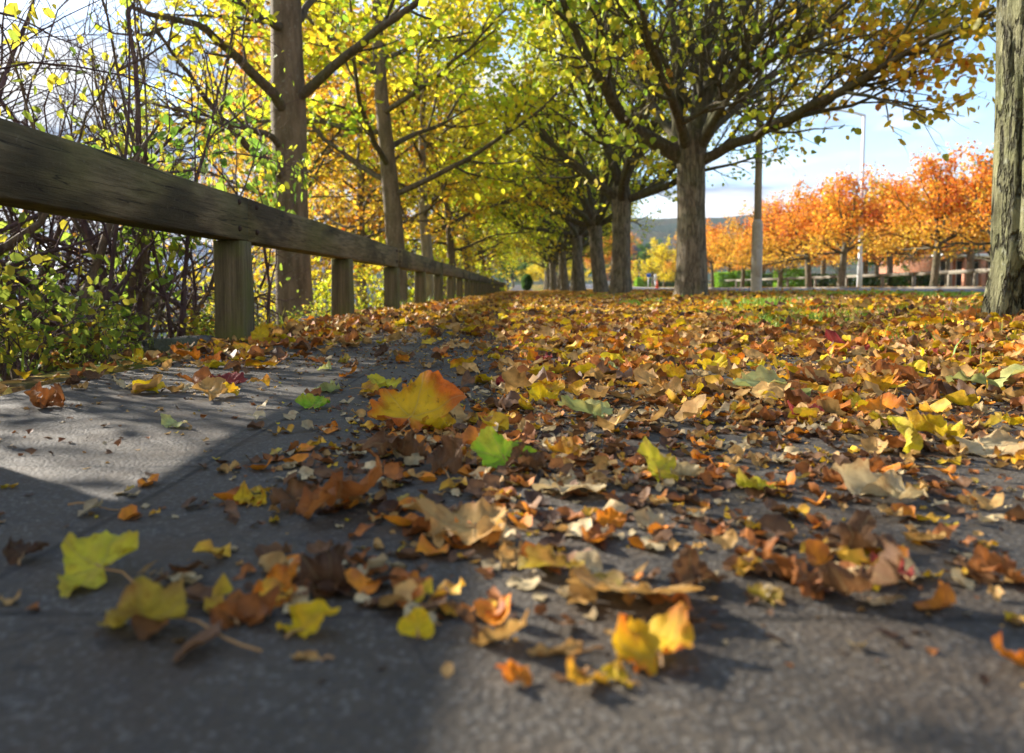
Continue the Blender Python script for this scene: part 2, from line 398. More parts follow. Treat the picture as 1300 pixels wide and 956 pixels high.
def leaf_cloud(tips, per, size, pal, seed, keep=None, droop=.5, spread=.07, t0=.15, wide=.42):
    rg = np.random.default_rng(seed)
    P = []
    for q in tips:
        m = per if isinstance(per, int) else int(per)
        t = rg.uniform(t0, 1, m)*(len(q)-1); i = np.minimum(t.astype(int), len(q)-2); f = (t-i)[:, None]
        P.append(q[i]*(1-f)+q[i+1]*f)
    P = np.concatenate(P)
    if keep is not None: P = P[keep(P, rg)]
    n = len(P); P = P+rg.normal(0, spread, (n, 3))
    s = size*rg.uniform(.6, 1.3, n)
    d = rg.normal(0, 1, (n, 3)); d[:, 2] = d[:, 2]*.5-droop; d /= np.linalg.norm(d, axis=1)[:, None]
    nr = rg.normal(0, 1, (n, 3)); nr[:, 2] += .6; w = np.cross(d, nr); w /= np.linalg.norm(w, axis=1)[:, None]+1e-9
    up = np.cross(w, d)
    # templates: u along, v across, h out of plane
    T = np.array([(0, 0, 0), (.28, .8, .22), (.72, .75, .2), (1.02, 0, -.12), (.72, -.75, .2), (.28, -.8, .22)])
    V = P[:, None]+s[:, None, None]*(T[None, :, 0:1]*d[:, None]+wide*T[None, :, 1:2]*w[:, None]+.5*T[None, :, 2:3]*up[:, None]*rg.uniform(.2, 1.6, (n, 1, 1)))
    b = np.arange(n)[:, None]*6
    Fq = np.concatenate([b+np.array([0, 1, 2, 3])[None], b+np.array([0, 3, 4, 5])[None]])
    pal = np.array(pal, float); wts = pal[:, 3]/pal[:, 3].sum()
    # clumps share a tone
    cl = np.array([mn.noise(Vector(p*1.1)+Vector((seed*3.1, 0, 0))) for p in P])
    order = np.clip((cl*.9+.5)*.55+rg.random(n)*.45, 0, .999)
    idx = np.searchsorted(np.cumsum(wts), order); idx = np.minimum(idx, len(pal)-1)
    C = pal[idx, :3]*rg.uniform(.75, 1.2, (n, 1)); C = np.repeat(C, 6, axis=0)
    return V.reshape(-1, 3), Fq, np.clip(C, 0, .9)

# palettes are sorted so that neighbours in the list mix
PAL_GY = [(.16, .28, .02, .20), (.32, .44, .02, .25), (.56, .56, .03, .25), (.74, .56, .03, .22), (.6, .26, .03, .08)]
PAL_Y = [(.2, .36, .02, .2), (.48, .58, .02, .28), (.72, .66, .02, .28), (.82, .60, .02, .24), (.7, .34, .02, .08)]
PAL_Y2 = [(.3, .38, .02, .2), (.7, .56, .02, .45), (.76, .46, .02, .25), (.7, .32, .02, .1)]
PAL_YO = [(.3, .34, .03, .15), (.66, .48, .03, .3), (.72, .36, .02, .3), (.62, .2, .02, .25)]
PAL_O = [(.5, .40, .03, .12), (.78, .42, .03, .22), (.84, .29, .02, .34), (.78, .17, .02, .26), (.6, .09, .04, .06)]
PAL_O2 = [(.6, .42, .03, .14), (.82, .36, .02, .34), (.8, .23, .02, .34), (.68, .13, .03, .18)]
PAL_G = [(.03, .08, .012, .3), (.06, .14, .02, .4), (.13, .22, .03, .3)]
PAL_BR = [(.3, .14, .05, .4), (.42, .2, .06, .4), (.5, .3, .08, .2)]
PAL_BUSH = [(.12, .2, .02, .35), (.28, .36, .03, .35), (.5, .5, .03, .18), (.6, .28, .03, .07)]

def trunk_mesh(name, pts, rad, mat, sides=28, flare=.5, ridge=.03, seed=0, fh=.35, notch=None, furrow=0.):
    pts = np.array(pts, float); rad = np.array(rad, float)
    # resample
    cum = np.concatenate([[0], np.cumsum(np.linalg.norm(np.diff(pts, axis=0), axis=1))])
    n = max(12, int(cum[-1]/.06)); s = np.linspace(0, cum[-1], n)
    P = np.stack([np.interp(s, cum, pts[:, k]) for k in range(3)], -1); rr = np.interp(s, cum, rad)
    def rg(p, a):
        out = np.ones((len(p), len(a)))
        for i, q in enumerate(p):
            hh = s[i]
            fl = flare*math.exp(-hh/fh)
            for j, t in enumerate(a):
                lobes = .55+.45*math.sin(5*t+seed)+.25*math.sin(3*t+seed*2)
                v = mn.noise(Vector((math.cos(t)*2.6+seed, math.sin(t)*2.6, hh*.8)))
                w = mn.noise(Vector((math.cos(t)*9+seed, math.sin(t)*9, hh*2.2)))
                out[i, j] = 1+fl*lobes+.06*v+ridge*w
                if furrow: out[i, j] -= furrow*max(0., .22-abs(mn.noise(Vector((math.cos(t)*5+seed, math.sin(t)*5, hh*1.3+.4*mn.noise(Vector((t*3, hh*4, 2))))))))/.22
                if notch:
                    da = (t-notch[0]-.25*hh+math.pi) % TAU-math.pi; out[i, j] -= notch[3]*math.exp(-(da/notch[1])**2)*float(1-sstep(notch[2]*.6, notch[2], hh))
        return out
    mb = MB(); mb.tube(P, rr, sides, ridge=rg)
    return mb.mesh(name, [mat], True)

def make_tree(kind, seed, size=1., pal=PAL_Y, per=5, leaf=.085, crown=True, leaf_t=.15, bend=0., fine=True):
    """returns list of (part name, mesh)"""
    rnd = random.Random(seed); parts = []
    tips = []
    if kind == 'whorl':                       # short bole, wide ring of limbs from one crotch
        fz = 1.95*size
        tp = [(0, 0, -.1), (.01, 0, .5*size), (.02+bend*.4, .01, 1.2*size), (bend, .01, fz), (bend*1.1, 0, fz+.35*size)]
        tr = [.19, .182, .17, .185, .11]
        parts.append(('trunk', trunk_mesh('trunk', tp, np.array(tr)*size, MAT_BARK, seed=seed)))
        limbs = []
        for k in range(12):
            az = TAU*k/12*1.0+rnd.uniform(-.2, .2); outer = k % 2 == 0
            el = R(rnd.uniform(8, 26)) if outer else R(rnd.uniform(45, 74))
            L = (3.3 if outer else 3.9)*size*rnd.uniform(.85, 1.15)
            d = (math.cos(az)*math.cos(el), math.sin(az)*math.cos(el), math.sin(el))
            limbs.append((np.array([bend, .01, fz-.12+.3*rnd.random()*(not outer)]), d, L, (.085 if outer else .075)*size, .085 if outer else .03))
        spec = [(9, 1.7*size, R(38), .06, 6, 5, .22), (6, .8*size, R(40), .04, 4, 4, .2)]+([(3, .36*size, R(42), .0, 3, 3, .2)] if fine else [])
        lm = MAT_LIMB
    else:                                     # leader: straight pale stem with limbs up its length
        H = 6.4*size
        tp = [(0, 0, -.1)]+[(bend*z/3+.05*math.sin(z*1.1+seed), .05*math.cos(z+seed), z) for z in np.linspace(.6, H, 8)]
        tr = np.interp(np.linspace(0, 1, 9), [0, .3, 1], [.15, .115, .025])*size
        parts.append(('trunk', trunk_mesh('trunk', tp, tr, (MAT_BARK_PALE if pal is PAL_Y2 else MAT_BARK_SMOOTH), sides=18, flare=.35, ridge=.015, seed=seed)))
        limbs = []
        tp = np.array(tp)
        for k in range(17):
            z = (1.7+4.2*(k/17)**1.1)*size; az = k*2.4+rnd.uniform(-.3, .3)
            el = R(rnd.uniform(4, 26)+28*k/17)
            d = (math.cos(az)*math.cos(el), math.sin(az)*math.cos(el), math.sin(el))
            p = np.array([np.interp(z, tp[:, 2], tp[:, 0]), np.interp(z, tp[:, 2], tp[:, 1]), z])
            limbs.append((p, d, (3.2-1.8*k/17)*size*rnd.uniform(.85, 1.1), (.045-.02*k/17)*size, .035))
        spec = [(9, 1.15*size, R(42), .03, 5, 4, .2), (6, .55*size, R(42), .0, 3, 3, .15)]
        lm = MAT_LIMB_L
    for (p, d, L, r, up) in limbs:
        mb = MB(); q, rr = grow(p, d, L, r, 10, up, .1, rnd, .22); mb.tube(q, rr, 7, cap=False)
        ramify(mb, q, rr, spec, rnd, tips)
        parts.append(('limb', mb.mesh('limb', [lm], True)))
    if crown:
        kf = None
        if kind == 'whorl': kf = lambda P, rg: rg.random(len(P)) < np.clip(.03+.11*np.linalg.norm(P-np.array([0, 0, 1.9]), axis=1)**1.6, 0, 1)
        V, Fq, C = leaf_cloud(tips, per, leaf, pal, seed, t0=leaf_t, keep=kf)
        parts.append(('crown', mesh_np('crown', V, [Fq], [MAT_LEAF], cols=C)))
    return parts
def place_tree(parts, name, label, cat, loc, rz=0, scale=1., group=None, tilt=(0, 0)):
    t = thing(name, label, cat, loc, group, rz); t.scale = (scale,)*3; t.rotation_euler = (tilt[0], tilt[1], rz)
    for n, me in parts: link(n, me, t)
    return t
ORD = ['first', 'second', 'third', 'fourth', 'fifth', 'sixth', 'seventh', 'eighth', 'ninth', 'tenth', 'eleventh', 'twelfth', 'thirteenth', 'fourteenth']

# --- right-hand row
RX = 2.05; RD = [3.28, 9.75, 16.0, 21.6, 27.2, 32.5, 38, 44, 50, 56, 62, 68]
PAL_GY2 = [(.24, .38, .02, .2), (.46, .54, .02, .3), (.72, .64, .02, .32), (.8, .54, .03, .18)]
protoR = [make_tree('whorl', 11+i, 1., PAL_GY2, per=(7, 8, 8)[i], leaf=.085) for i in range(3)]
def lead_limbs(mb_list, tips, specs, mat, seed, spec):
    rnd = random.Random(seed); out = []
    for pl, r0 in specs:
        pts = np.array(pl); cum = np.concatenate([[0], np.cumsum(np.linalg.norm(np.diff(pts, axis=0), axis=1))])
        n = 14; s = np.linspace(0, cum[-1], n)
        P = np.stack([np.interp(s, cum, pts[:, k]) for k in range(3)], -1)
        for _ in range(2): P[1:-1] = (P[:-2]+2*P[1:-1]+P[2:])/4
        P[1:-1] += np.array([[rnd.gauss(0, .012) for _ in range(3)] for _ in range(n-2)])
        rr = r0*(1-.72*np.linspace(0, 1, n)); mb = MB(); mb.tube(P, rr, 9, cap=False)
        ramify(mb, P, rr, spec, rnd, tips); out.append(('limb', mb.mesh('limb', [mat], True)))
    return out
# nearest right-hand tree: thick furrowed bole at the frame edge
t0x, t0y = 2.15, 3.28
o = np.array([t0x, t0y, gz(t0x, t0y)-.05])
tm = trunk_mesh('trunk', [(0, 0, -.1), (0, 0, .3), (-.015, 0, .8), (-.035, 0, 1.5), (-.08, .02, 2.1), (-.08, 0, 2.4)], [.235, .205, .195, .2, .22, .14], MAT_BARK_ROUGH, sides=130, flare=.30, ridge=.09, seed=4, fh=.16, notch=(2.0, .16, .45, .5), furrow=.07)
tips = []; rnd = random.Random(3); parts = [('trunk', tm)]
for k in range(9):
    az = TAU*k/9+.2; el = R(rnd.uniform(18, 60)); mb = MB()
    q, rr = grow((-.08, .02, 2.15), (math.cos(az)*math.cos(el), math.sin(az)*math.cos(el), math.sin(el)), 3.2, .08, 10, .05, .1, rnd, .22); mb.tube(q, rr, 7, cap=False)
    ramify(mb, q, rr, [(8, 1.5, R(38), .05, 5, 4, .25), (5, .7, R(40), .03, 3, 3, .2)], rnd, tips); parts.append(('limb', mb.mesh('limb', [MAT_LIMB], True)))
V, Fq, C = leaf_cloud(tips, 5, .085, PAL_GY, 5); parts.append(('crown', mesh_np('crown', V, [Fq], [MAT_LEAF], cols=C)))
place_tree(parts, 'avenue_tree', 'thick furrowed tree trunk cut off by the right edge, hollow split at its foot', 'tree', o, group='trees of the right-hand avenue row')

# second right-hand tree, limbs laid out after the photo
t1 = np.array([RX+.02, RD[1], gz(RX, RD[1])-.03]); D1 = RD[1]
def rel(px, py, D): return at(px, py, D)-t1
specR = [(9, 1.35, R(36), .05, 6, 5, .16), (6, .75, R(38), .03, 4, 4, .18), (3, .35, R(42), .0, 3, 3, .2)]
hand = [
 ([rel(868, 200, D1), rel(835, 182, D1), rel(802, 168, D1-.3), rel(778, 130, D1-.6), rel(756, 92, D1-.9), rel(728, 40, D1-1.2), rel(700, -30, D1-1.5)], .105),
 ([rel(868, 200, D1), rel(858, 130, D1+.1), rel(862, 70, D1+.2), rel(850, 10, D1+.3), rel(838, -90, D1+.4)], .10),
 ([rel(878, 200, D1), rel(895, 120, D1-.1), rel(930, 60, D1-.2), rel(948, 0, D1-.4), rel(970, -90, D1-.5)], .105),
 ([rel(884, 200, D1), rel(905, 150, D1-.3), rel(925, 105, D1-.7), rel(965, 45, D1-1.1), rel(1010, -20, D1-1.5)], .085),
 ([rel(888, 205, D1), rel(925, 184, D1-.3), rel(962, 170, D1-.7), rel(1010, 142, D1-1.1), rel(1065, 118, D1-1.5), rel(1110, 92, D1-1.8), rel(1150, 62, D1-2.1), rel(1200, 44, D1-2.4), rel(1262, 8, D1-2.7)], .066),
 ([rel(960, 172, D1-.6), rel(1000, 160, D1-.7), rel(1050, 128, D1-1.), rel(1085, 116, D1-1.1), rel(1125, 90, D1-1.3), rel(1190, 60, D1-1.4)], .036),
 ([rel(880, 195, D1), rel(884, 120, D1+.6), rel(905, 40, D1+1.0), rel(915, -60, D1+1.3)], .085),
 ([rel(872, 195, D1), rel(830, 140, D1+.8), rel(800, 80, D1+1.5), rel(780, 0, D1+2.0)], .075),
 ([rel(876, 200, D1), rel(890, 170, D1+1.), rel(940, 130, D1+1.9), rel(1010, 90, D1+2.6), rel(1090, 40, D1+3.)], .065),
 ([rel(874, 195, D1), rel(850, 120, D1-.8), rel(826, 60, D1-1.4), rel(800, -20, D1-2.0)], .07),
 ([rel(882, 195, D1), rel(920, 120, D1-.6), rel(990, 70, D1-1.2), rel(1060, 25, D1-1.7), rel(1120, -30, D1-2)], .06),
 ([rel(878, 195, D1), rel(960, 110, D1+.6), rel(1040, 60, D1+.9), rel(1130, 10, D1+1.2)], .05),
]
_r = random.Random(99)
for _k in range(3):                      # finer upright limbs that fill the head of the tree
    _x0, _y0 = _r.uniform(855, 905), _r.uniform(120, 190); _dx = _r.uniform(-190, 230); _dd = _r.uniform(-1.6, 1.6)
    hand.append(([rel(_x0, _y0, D1), rel(_x0+_dx*.25, _y0-50, D1+_dd*.3), rel(_x0+_dx*.6, _y0-115, D1+_dd*.7), rel(_x0+_dx, _y0-210-abs(_dx)*-.3, D1+_dd)], .042))
parts = [('trunk', trunk_mesh('trunk', [(0, 0, -.1), (0, 0, .4), (-.02, 0, 1.1), (-.03, 0, 1.6), (-.02, 0, 1.95), (.0, 0, 2.2)], [.2, .18, .165, .17, .19, .12], MAT_BARK, sides=48, flare=.28, ridge=.035, seed=2, fh=.2))]
tips = []; parts += lead_limbs(None, tips, hand, MAT_LIMB, 21, specR)
def keep1(P, rg):
    low = (P[:, 2] < 1.75+.35*(P[:, 0] > 2.6)) & (P[:, 0] > .6)                      # thinner leaf inside the crown, thicker outside
    r = np.linalg.norm(P[:, :2], axis=1); k = np.clip(-.1+.2*r, .01, .8)+.45*(P[:, 0] > 1.0)+.5*np.exp(-((P[:, 0]+1.1)/.7)**2)*(P[:, 1] < 0)
    return (rg.random(len(P)) < k) & ~(low & (rg.random(len(P)) < .93))
V, Fq, C = leaf_cloud(tips, 5, .084, PAL_GY, 8, keep=keep1, droop=.9, t0=.45, spread=.045)
m_ = np.repeat(V.reshape(-1, 6, 3)[:, 0, 0] > .5, 6)[:, None]; C = np.where(m_, C*np.array([1.35, .88, .9]), C); parts.append(('crown', mesh_np('crown', V, [Fq], [MAT_LEAF], cols=C)))
place_tree(parts, 'avenue_tree', 'large dark tree forking into many limbs, just left of the thick lamp column', 'tree', t1, group='trees of the right-hand avenue row')
for i in range(2, len(RD)):
    rr_ = random.Random(50+i); s = rr_.uniform(.93, 1.04)
    if i == 2: lab = 'tree with leaning grey trunk, next left of the big forked tree'
    else: lab = f'{ORD[i]} tree of the right-hand avenue row, counted away from the camera'
    x = RX+rr_.uniform(-.08, .12)
    place_tree(protoR[i % 3], 'avenue_tree', lab, 'tree', (x, RD[i], gz(x, RD[i])-.03), rz=rr_.uniform(0, TAU), scale=s, group='trees of the right-hand avenue row', tilt=(0, R(rr_.uniform(3, 6))))

# --- left-hand row behind the fence
LX = -2.2; LD = [7.6, 13.9, 19.7, 25.6, 31.5, 37.5, 43.5, 49.5, 56]
protoL = [make_tree('leader', 31+i, 1., (PAL_Y, PAL_Y, PAL_Y2)[i], per=(10, 11, 9)[i], leaf=.088, bend=(-.16, -.08, -.02)[i]) for i in range(3)]
l0 = np.array([*at(376, 420, 7.6)[:2], gz(LX, 7.6)-.05]); D0 = 7.6
def rel0(px, py, D): return at(px, py, D)-l0
parts = [('trunk', trunk_mesh('trunk', [(0, 0, -.1), rel0(375, 420, D0), rel0(369, 250, D0), rel0(366, 140, D0), rel0(364, 60, D0), rel0(362, -40, D0), rel0(358, -400, D0)], [.19, .172, .158, .165, .148, .14, .03], MAT_BARK_SMOOTH, sides=36, flare=.15, ridge=.02, seed=9))]
handL = [
 ([rel0(372, 128, D0), rel0(392, 112, D0-.1), rel0(425, 85, D0-.3), rel0(465, 48, D0-.5), rel0(505, 22, D0-.7), rel0(545, -8, D0-.9), rel0(640, -90, D0-1.2)], .052),
 ([rel0(366, 150, D0), rel0(345, 118, D0-.3), rel0(318, 88, D0-.6), rel0(290, 58, D0-.9), rel0(262, 36, D0-1.2), rel0(215, 22, D0-1.6), rel0(165, 8, D0-2.)], .055),
 ([rel0(366, 40, D0), rel0(348, 32, D0-.2), rel0(318, 12, D0-.5), rel0(280, -20, D0-.8)], .045),
 ([rel0(366, 190, D0), rel0(335, 168, D0-.4), rel0(300, 160, D0-.9), rel0(262, 150, D0-1.3), rel0(220, 145, D0-1.8)], .034),
 ([rel0(366, 230, D0), rel0(345, 212, D0-.3), rel0(310, 182, D0-.6), rel0(278, 150, D0-1.), rel0(240, 90, D0-1.4), rel0(195, 35, D0-1.8)], .04),
 ([rel0(370, 30, D0), rel0(388, 12, D0+.2), rel0(410, -20, D0+.5), rel0(460, -120, D0+.7)], .04),
 ([rel0(364, -60, D0), rel0(300, -120, D0+.5), rel0(230, -180, D0+.9)], .04),
 ([rel0(364, -80, D0), rel0(450, -160, D0+.3), rel0(520, -260, D0+.4)], .04),
]
tips = []; parts += lead_limbs(None, tips, handL, MAT_LIMB_L, 23, [(8, .8, R(38), .02, 5, 4, .25), (5, .42, R(40), .0, 3, 3, .2)])
def keepL(P, rg): return (rg.random(len(P)) < np.where(P[:, 0] > -.1, .9, .35))
V, Fq, C = leaf_cloud(tips, 5, .07, PAL_Y, 18, keep=keepL); parts.append(('crown', mesh_np('crown', V, [Fq], [MAT_LEAF], cols=C)))
place_tree(parts, 'bankside_tree', 'smooth brown trunk rising behind the fence between its first two posts', 'tree', l0, group='trees of the left-hand row')
for i in range(1, len(LD)):
    rr_ = random.Random(80+i); x = LX+rr_.uniform(-.12, .12)-(.0 if i > 1 else .0)
    lab = f'{ORD[i]} yellow tree of the row behind the fence, counted from the camera'
    place_tree(protoL[i % 3], 'bankside_tree', lab, 'tree', (x, LD[i], gz(x, LD[i])-.03), rz=rr_.uniform(-.6, .6), scale=1.28 if i == 1 else rr_.uniform(1.05, 1.2), group='trees of the left-hand row', tilt=(0, R(-rr_.uniform(.2, 1.2))))
# trees lower down the bank, behind the left row
protoB = [make_tree('leader', 61, 1.1, PAL_YO, per=5, leaf=.11), make_tree('leader', 62, 1.1, PAL_YO, per=5, leaf=.11)]
BK = [(-5.2, 17.5, 1.05, 1), (-4.4, 22, 1.1, 0), (-7.5, 26, 1.2, 1), (-5., 31, 1.2, 0), (-9.5, 35, 1.3, 1), (-6., 41, 1.3, 0), (-11, 49, 1.4, 0)]
for i, (x, y, s, k) in enumerate(BK):
    place_tree(protoB[k], 'bank_tree', f"{ORD[i]} {'orange' if k else 'golden'} tree down the bank behind the left row, counted from the camera", 'tree', (x, y, gz(x, y)-.05), rz=i*1.7, scale=s, group='trees down the bank')

# --- orange trees across the road
def ball_tree(seed, pal, per, H=5.2, W=2.3, leaf=.105, bole=1.6, dens=1., stem=.13):
    rnd = random.Random(seed); parts = []
    parts.append(('trunk', trunk_mesh('trunk', [(0, 0, -.1), (.03, 0, .8), (.05, 0, bole), (.1, .05, bole+.5)], [stem*1.1, stem, stem*.9, stem*.6], MAT_BARK, sides=14, flare=.3, ridge=.02, seed=seed)))
    tips = []
    for k in range(11):
        az = k*2.4; el = R(rnd.uniform(-6, 75)); mb = MB()
        q, rr = grow((.06, 0, bole-.1+.3*rnd.random()), (math.cos(az)*math.cos(el)*W/2.3, math.sin(az)*math.cos(el)*W/2.3, math.sin(el)), (H-bole)*.74*rnd.uniform(.8, 1.1), stem*.45, 8, .045, .12, rnd, .25); mb.tube(q, rr, 5, cap=False)
        ramify(mb, q, rr, [(8, 1.25*W/2.3, R(45), .03, 4, 3, .2), (5, .6*W/2.3, R(45), -.02, 3, 3, .1)], rnd, tips); parts.append(('limb', mb.mesh('limb', [MAT_LIMB], True)))
    if per:
        V, Fq, C = leaf_cloud(tips, per, leaf, pal, seed, spread=.12, keep=lambda P, rg: P[:, 2] > bole*.85)
        if pal is PAL_O or pal is PAL_O2:           # the lower leaves of these trees have turned less
            k_ = sstep(bole+1.1, bole+.1, V[:, 2]); C = C*(1-.5*k_[:, None])+.5*k_[:, None]*np.array([.6, .48, .04])
        parts.append(('crown', mesh_np('crown', V, [Fq], [MAT_LEAF], cols=C)))
    return parts
protoO = [ball_tree(101, PAL_O, 14), ball_tree(102, PAL_O2, 15, H=5.5, W=2.1), ball_tree(103, [(.6, .46, .03, .15), (.8, .42, .03, .4), (.82, .26, .02, .45)], 13, H=4.9, W=2.6)]
OR = [(1262, 24.5, .86, 0), (1185, 28, .9, 0), (1067, 36, 1.07, 0), (1027, 40, 1.04, 1), (990, 45.5, 1.06, 0), (942, 53, .98, 2), (905, 62, .95, 1), (880, 72, 1., 0)]
labO = ['rightmost orange tree across the road, half behind the furrowed trunk', 'orange tree with dark bole in front of the brick building', 'orange tree just left of the slim street lamp', 'second orange tree left of the slim street lamp', 'orange tree with its bole before the clipped hedge, third left of the lamp', 'small golden orange tree just left of the thick lamp column', 'orange tree at the left end of the roadside row, beside the big forked trunk', 'orange tree half hidden behind the big forked trunk']
for (px, D, s, k), lab in zip(OR, labO):
    p = at(px, 364, D); place_tree(protoO[k], 'orange_tree', lab, 'tree', (p[0], D, gz(p[0], D)-.03), rz=px*.1, scale=s, group='orange trees across the road', tilt=(0, R(2))).scale = (s*(.88+.26*((px*7) % 10)/10), s, s*(.94+.12*((px*3) % 7)/7))
B2 = [(1232, 37, 1.25, 2), (1130, 43, 1.2, 0), (1098, 49, 1.15, 2), (1045, 55, 1.25, 1), (1008, 60, 1.25, 2), (968, 66, 1.2, 0), (925, 78, 1.2, 2)]
for i, (px, D, s, k) in enumerate(B2):
    p = at(px, 364, D); place_tree(protoO[k], 'orange_tree', f'{ORD[i]} tree from the right in the second rank behind the roadside orange trees', 'tree', (p[0], D, gz(p[0], D)-.05), rz=px*.13, scale=s, group='second rank of orange trees')
protoG = ball_tree(111, PAL_G, 12, H=8.5, W=2.6, leaf=.16, bole=1.5, stem=.16)
protoYel = ball_tree(112, [(.5, .48, .03, .2), (.74, .56, .02, .8)], 14, H=6, W=2.3, leaf=.14, bole=1.0)
protoRus = ball_tree(113, PAL_BR, 7, H=6, W=2.5, leaf=.13, bole=1.0)
protoBare = ball_tree(114, PAL_BR, 0, H=8.5, W=2.4, bole=1.8)
for nm, pr, px, D, s, lab in [
  ('green_tree', protoG, 1112, 62, 1.12, 'dark green tree poking above the orange crowns right of the slim lamp'),
  ('green_tree', protoG, 1262, 52, 1.18, 'tall green tree above the orange crowns beside the furrowed trunk'),
  ('green_tree', protoG, 1150, 70, 1.05, 'green tree low behind the orange crowns, mid way to the brick building'),
  ('bare_tree', protoBare, 1203, 50, 1.12, 'bare leafless tree standing above the orange crowns'),
  ('green_tree', protoG, 829, 100, .80, 'green tree left of the yellow tree beyond the junction'),
  ('green_tree', protoG, 792, 125, .9, 'distant green tree between the second and third right-hand trunks'),
  ('yellow_tree', protoYel, 843, 84, .98, 'bright yellow tree beyond the road junction'),
  ('russet_tree', protoRus, 863, 86, 1.02, 'thin russet tree right of the bright yellow tree'),
  ('orange_tree', protoO[0], 762, 95, 1.35, 'distant orange tree behind the warning sign'),
  ('orange_tree', protoO[1], 782, 110, 1.5, 'distant orange tree right of the one behind the warning sign'),
  ('green_tree', protoG, 735, 130, 1., 'distant green tree seen low between the right-hand avenue trunks'),
  ('green_tree', protoG, 645, 80, .6, 'green tree closing the end of the avenue on its left'),
  ('green_tree', protoG, 690, 190, 1.1, 'green tree at the far end of the avenue over the path'),
  ('green_tree', protoG, 652, 105, .75, 'green tree beyond the end of the knee rail fence'),
  ('yellow_tree', protoYel, 706, 100, 1.1, 'yellow tree closing the right side of the avenue end'),
  ('green_tree', protoG, 668, 240, 1.6, 'farthest green tree at the very end of the avenue'),
  ('yellow_tree', protoYel, 676, 150, 1.0, 'yellow tree at the far end of the avenue'),
]:
    p = at(px, 364, D); place_tree(pr, nm, lab, 'tree', (p[0], D, gz(p[0], D)-.05), rz=px*.17, scale=s)

# --- shrubs behind the fence at left
def squash(V):                          # the side towards the fence is kept clipped
    V = np.array(V); m = V[:, 0] > .3; V[m, 0] = .3+(V[m, 0]-.3)*.16; return V
def shrub(seed, nst=7, H=2.4, per=3, pal=PAL_BUSH, leaf=.055, thick=.026, lean=(0, 0), lev=[(7, 1.0, R(48), -.035, 7, 4, .12), (5, .55, R(42), -.03, 5, 3, .15)], bare=False):
    rnd = random.Random(seed); parts = []; tips = []
    for k in range(nst):
        az = TAU*k/nst+rnd.uniform(-.3, .3); el = R(rnd.uniform(52, 84)); b = rnd.uniform(.03, .2); mb = MB()
        q, rr = grow((math.cos(az)*b, math.sin(az)*b, -.05), (math.cos(az)*math.cos(el)+lean[0], math.sin(az)*math.cos(el)+lean[1], math.sin(el)), H*rnd.uniform(.8, 1.2), thick*rnd.uniform(.6, 1.25), 12, -.02, .13, rnd, .2); mb.tube(q, rr, 8, cap=False)
        ramify(mb, q, rr, lev, rnd, tips); mb.V = [squash(v) for v in mb.V]; parts.append(('stem', mb.mesh('stem', [MAT_STEM if k % 2 and not bare else MAT_TWIG], True)))
    def kp(P, rg):
        m = np.array([mn.noise(Vector(p*1.6)+Vector((seed, 0, 5))) for p in P]); return ((m > .02) | (rg.random(len(P)) < .1)) if not bare else (rg.random(len(P)) < .12)
    V, Fq, C = leaf_cloud(tips, per, leaf, pal, seed, keep=kp, droop=.5, spread=.03, wide=.36); V = squash(V)
    parts.append(('foliage', mesh_np('foliage', V, [Fq], [MAT_LEAF], cols=C))); return parts
pS = [shrub(201, 5, 2.3, 2), shrub(202, 6, 2.6, 1), shrub(203, 6, 2.1, 4, pal=[(.3, .36, .03, .3), (.6, .5, .03, .4), (.6, .25, .03, .3)]), shrub(204, 7, 2.5, 1, leaf=.045, thick=.022, lev=[(11, 1.15, R(52), -.04, 8, 4, .12), (8, .6, R(42), -.03, 5, 3, .12)], bare=True)]
SH = [(-1.86, 3.05, 0, 1., 0.1), (-1.82, 3.7, 1, .9, -.15), (-2.6, 5.0, 2, .7, .2), (-1.9, 2.35, 2, .9, -.1), (-3.1, 4.3, 3, 1.0, 3.), (-3.6, 5.8, 3, 1.2, .8), (-3.1, 6.6, 2, .55, 3.), (-4.8, 7.8, 3, 1.3, 2.5), (-3.6, 9.8, 2, .6, 1.5), (-3.2, 3.0, 3, 1.05, 2.9)]
labS = ['leggy brown shrub behind the fence left of the first post', 'many stemmed shrub behind the rail, nearest the first fence post', 'yellowing shrub further back beside the smooth brown trunk', 'dark shrub at the left edge under the fence rail', 'tall twiggy shrub behind the leggy shrubs, at the left', 'arching bare shrub filling the sky left of the smooth trunk', 'low yellowing shrub on the bank left of the smooth trunk', 'tall bare shrub far down the bank at the left', 'low yellow shrub seen between the first two fence posts', 'bare tangled shrub at the far left, above the rail']
for (x, y, k, s, rz), lab in zip(SH, labS):
    place_tree(pS[k], 'shrub', lab, 'shrub', (x, y, gz(x, y)-.05), rz=rz, scale=s, group='shrubs behind the fence')

# fresh green sapling leaves growing up through the rail
pE = shrub(231, 6, 1.5, 4, pal=[(.12, .24, .02, .35), (.26, .38, .03, .35), (.52, .52, .03, .3)], leaf=.075, thick=.012, lev=[(6, .6, R(42), -.02, 5, 4, .3), (4, .3, R(40), -.03, 4, 3, .3)])
for (x, y, s_, rz, lab) in ((-1.72, 4.7, .95, 0., 'green leaved elder sapling in front of the smooth brown trunk'), (-1.85, 3.9, .78, .4, 'green leaved elder sapling under the rail left of the first post'), (-1.8, 2.55, .42, -.2, 'green leaved sapling under the rail at the left edge')):
    place_tree(pE, 'elder_sapling', lab, 'sapling', (x, y, gz(x, y)-.05), rz=rz, scale=s_, group='elder saplings behind the fence')
pY = [shrub(241, 7, 1.7, 7, pal=PAL_Y2, leaf=.085, thick=.02), shrub(242, 7, 1.9, 8, pal=PAL_Y, leaf=.085, thick=.02)]
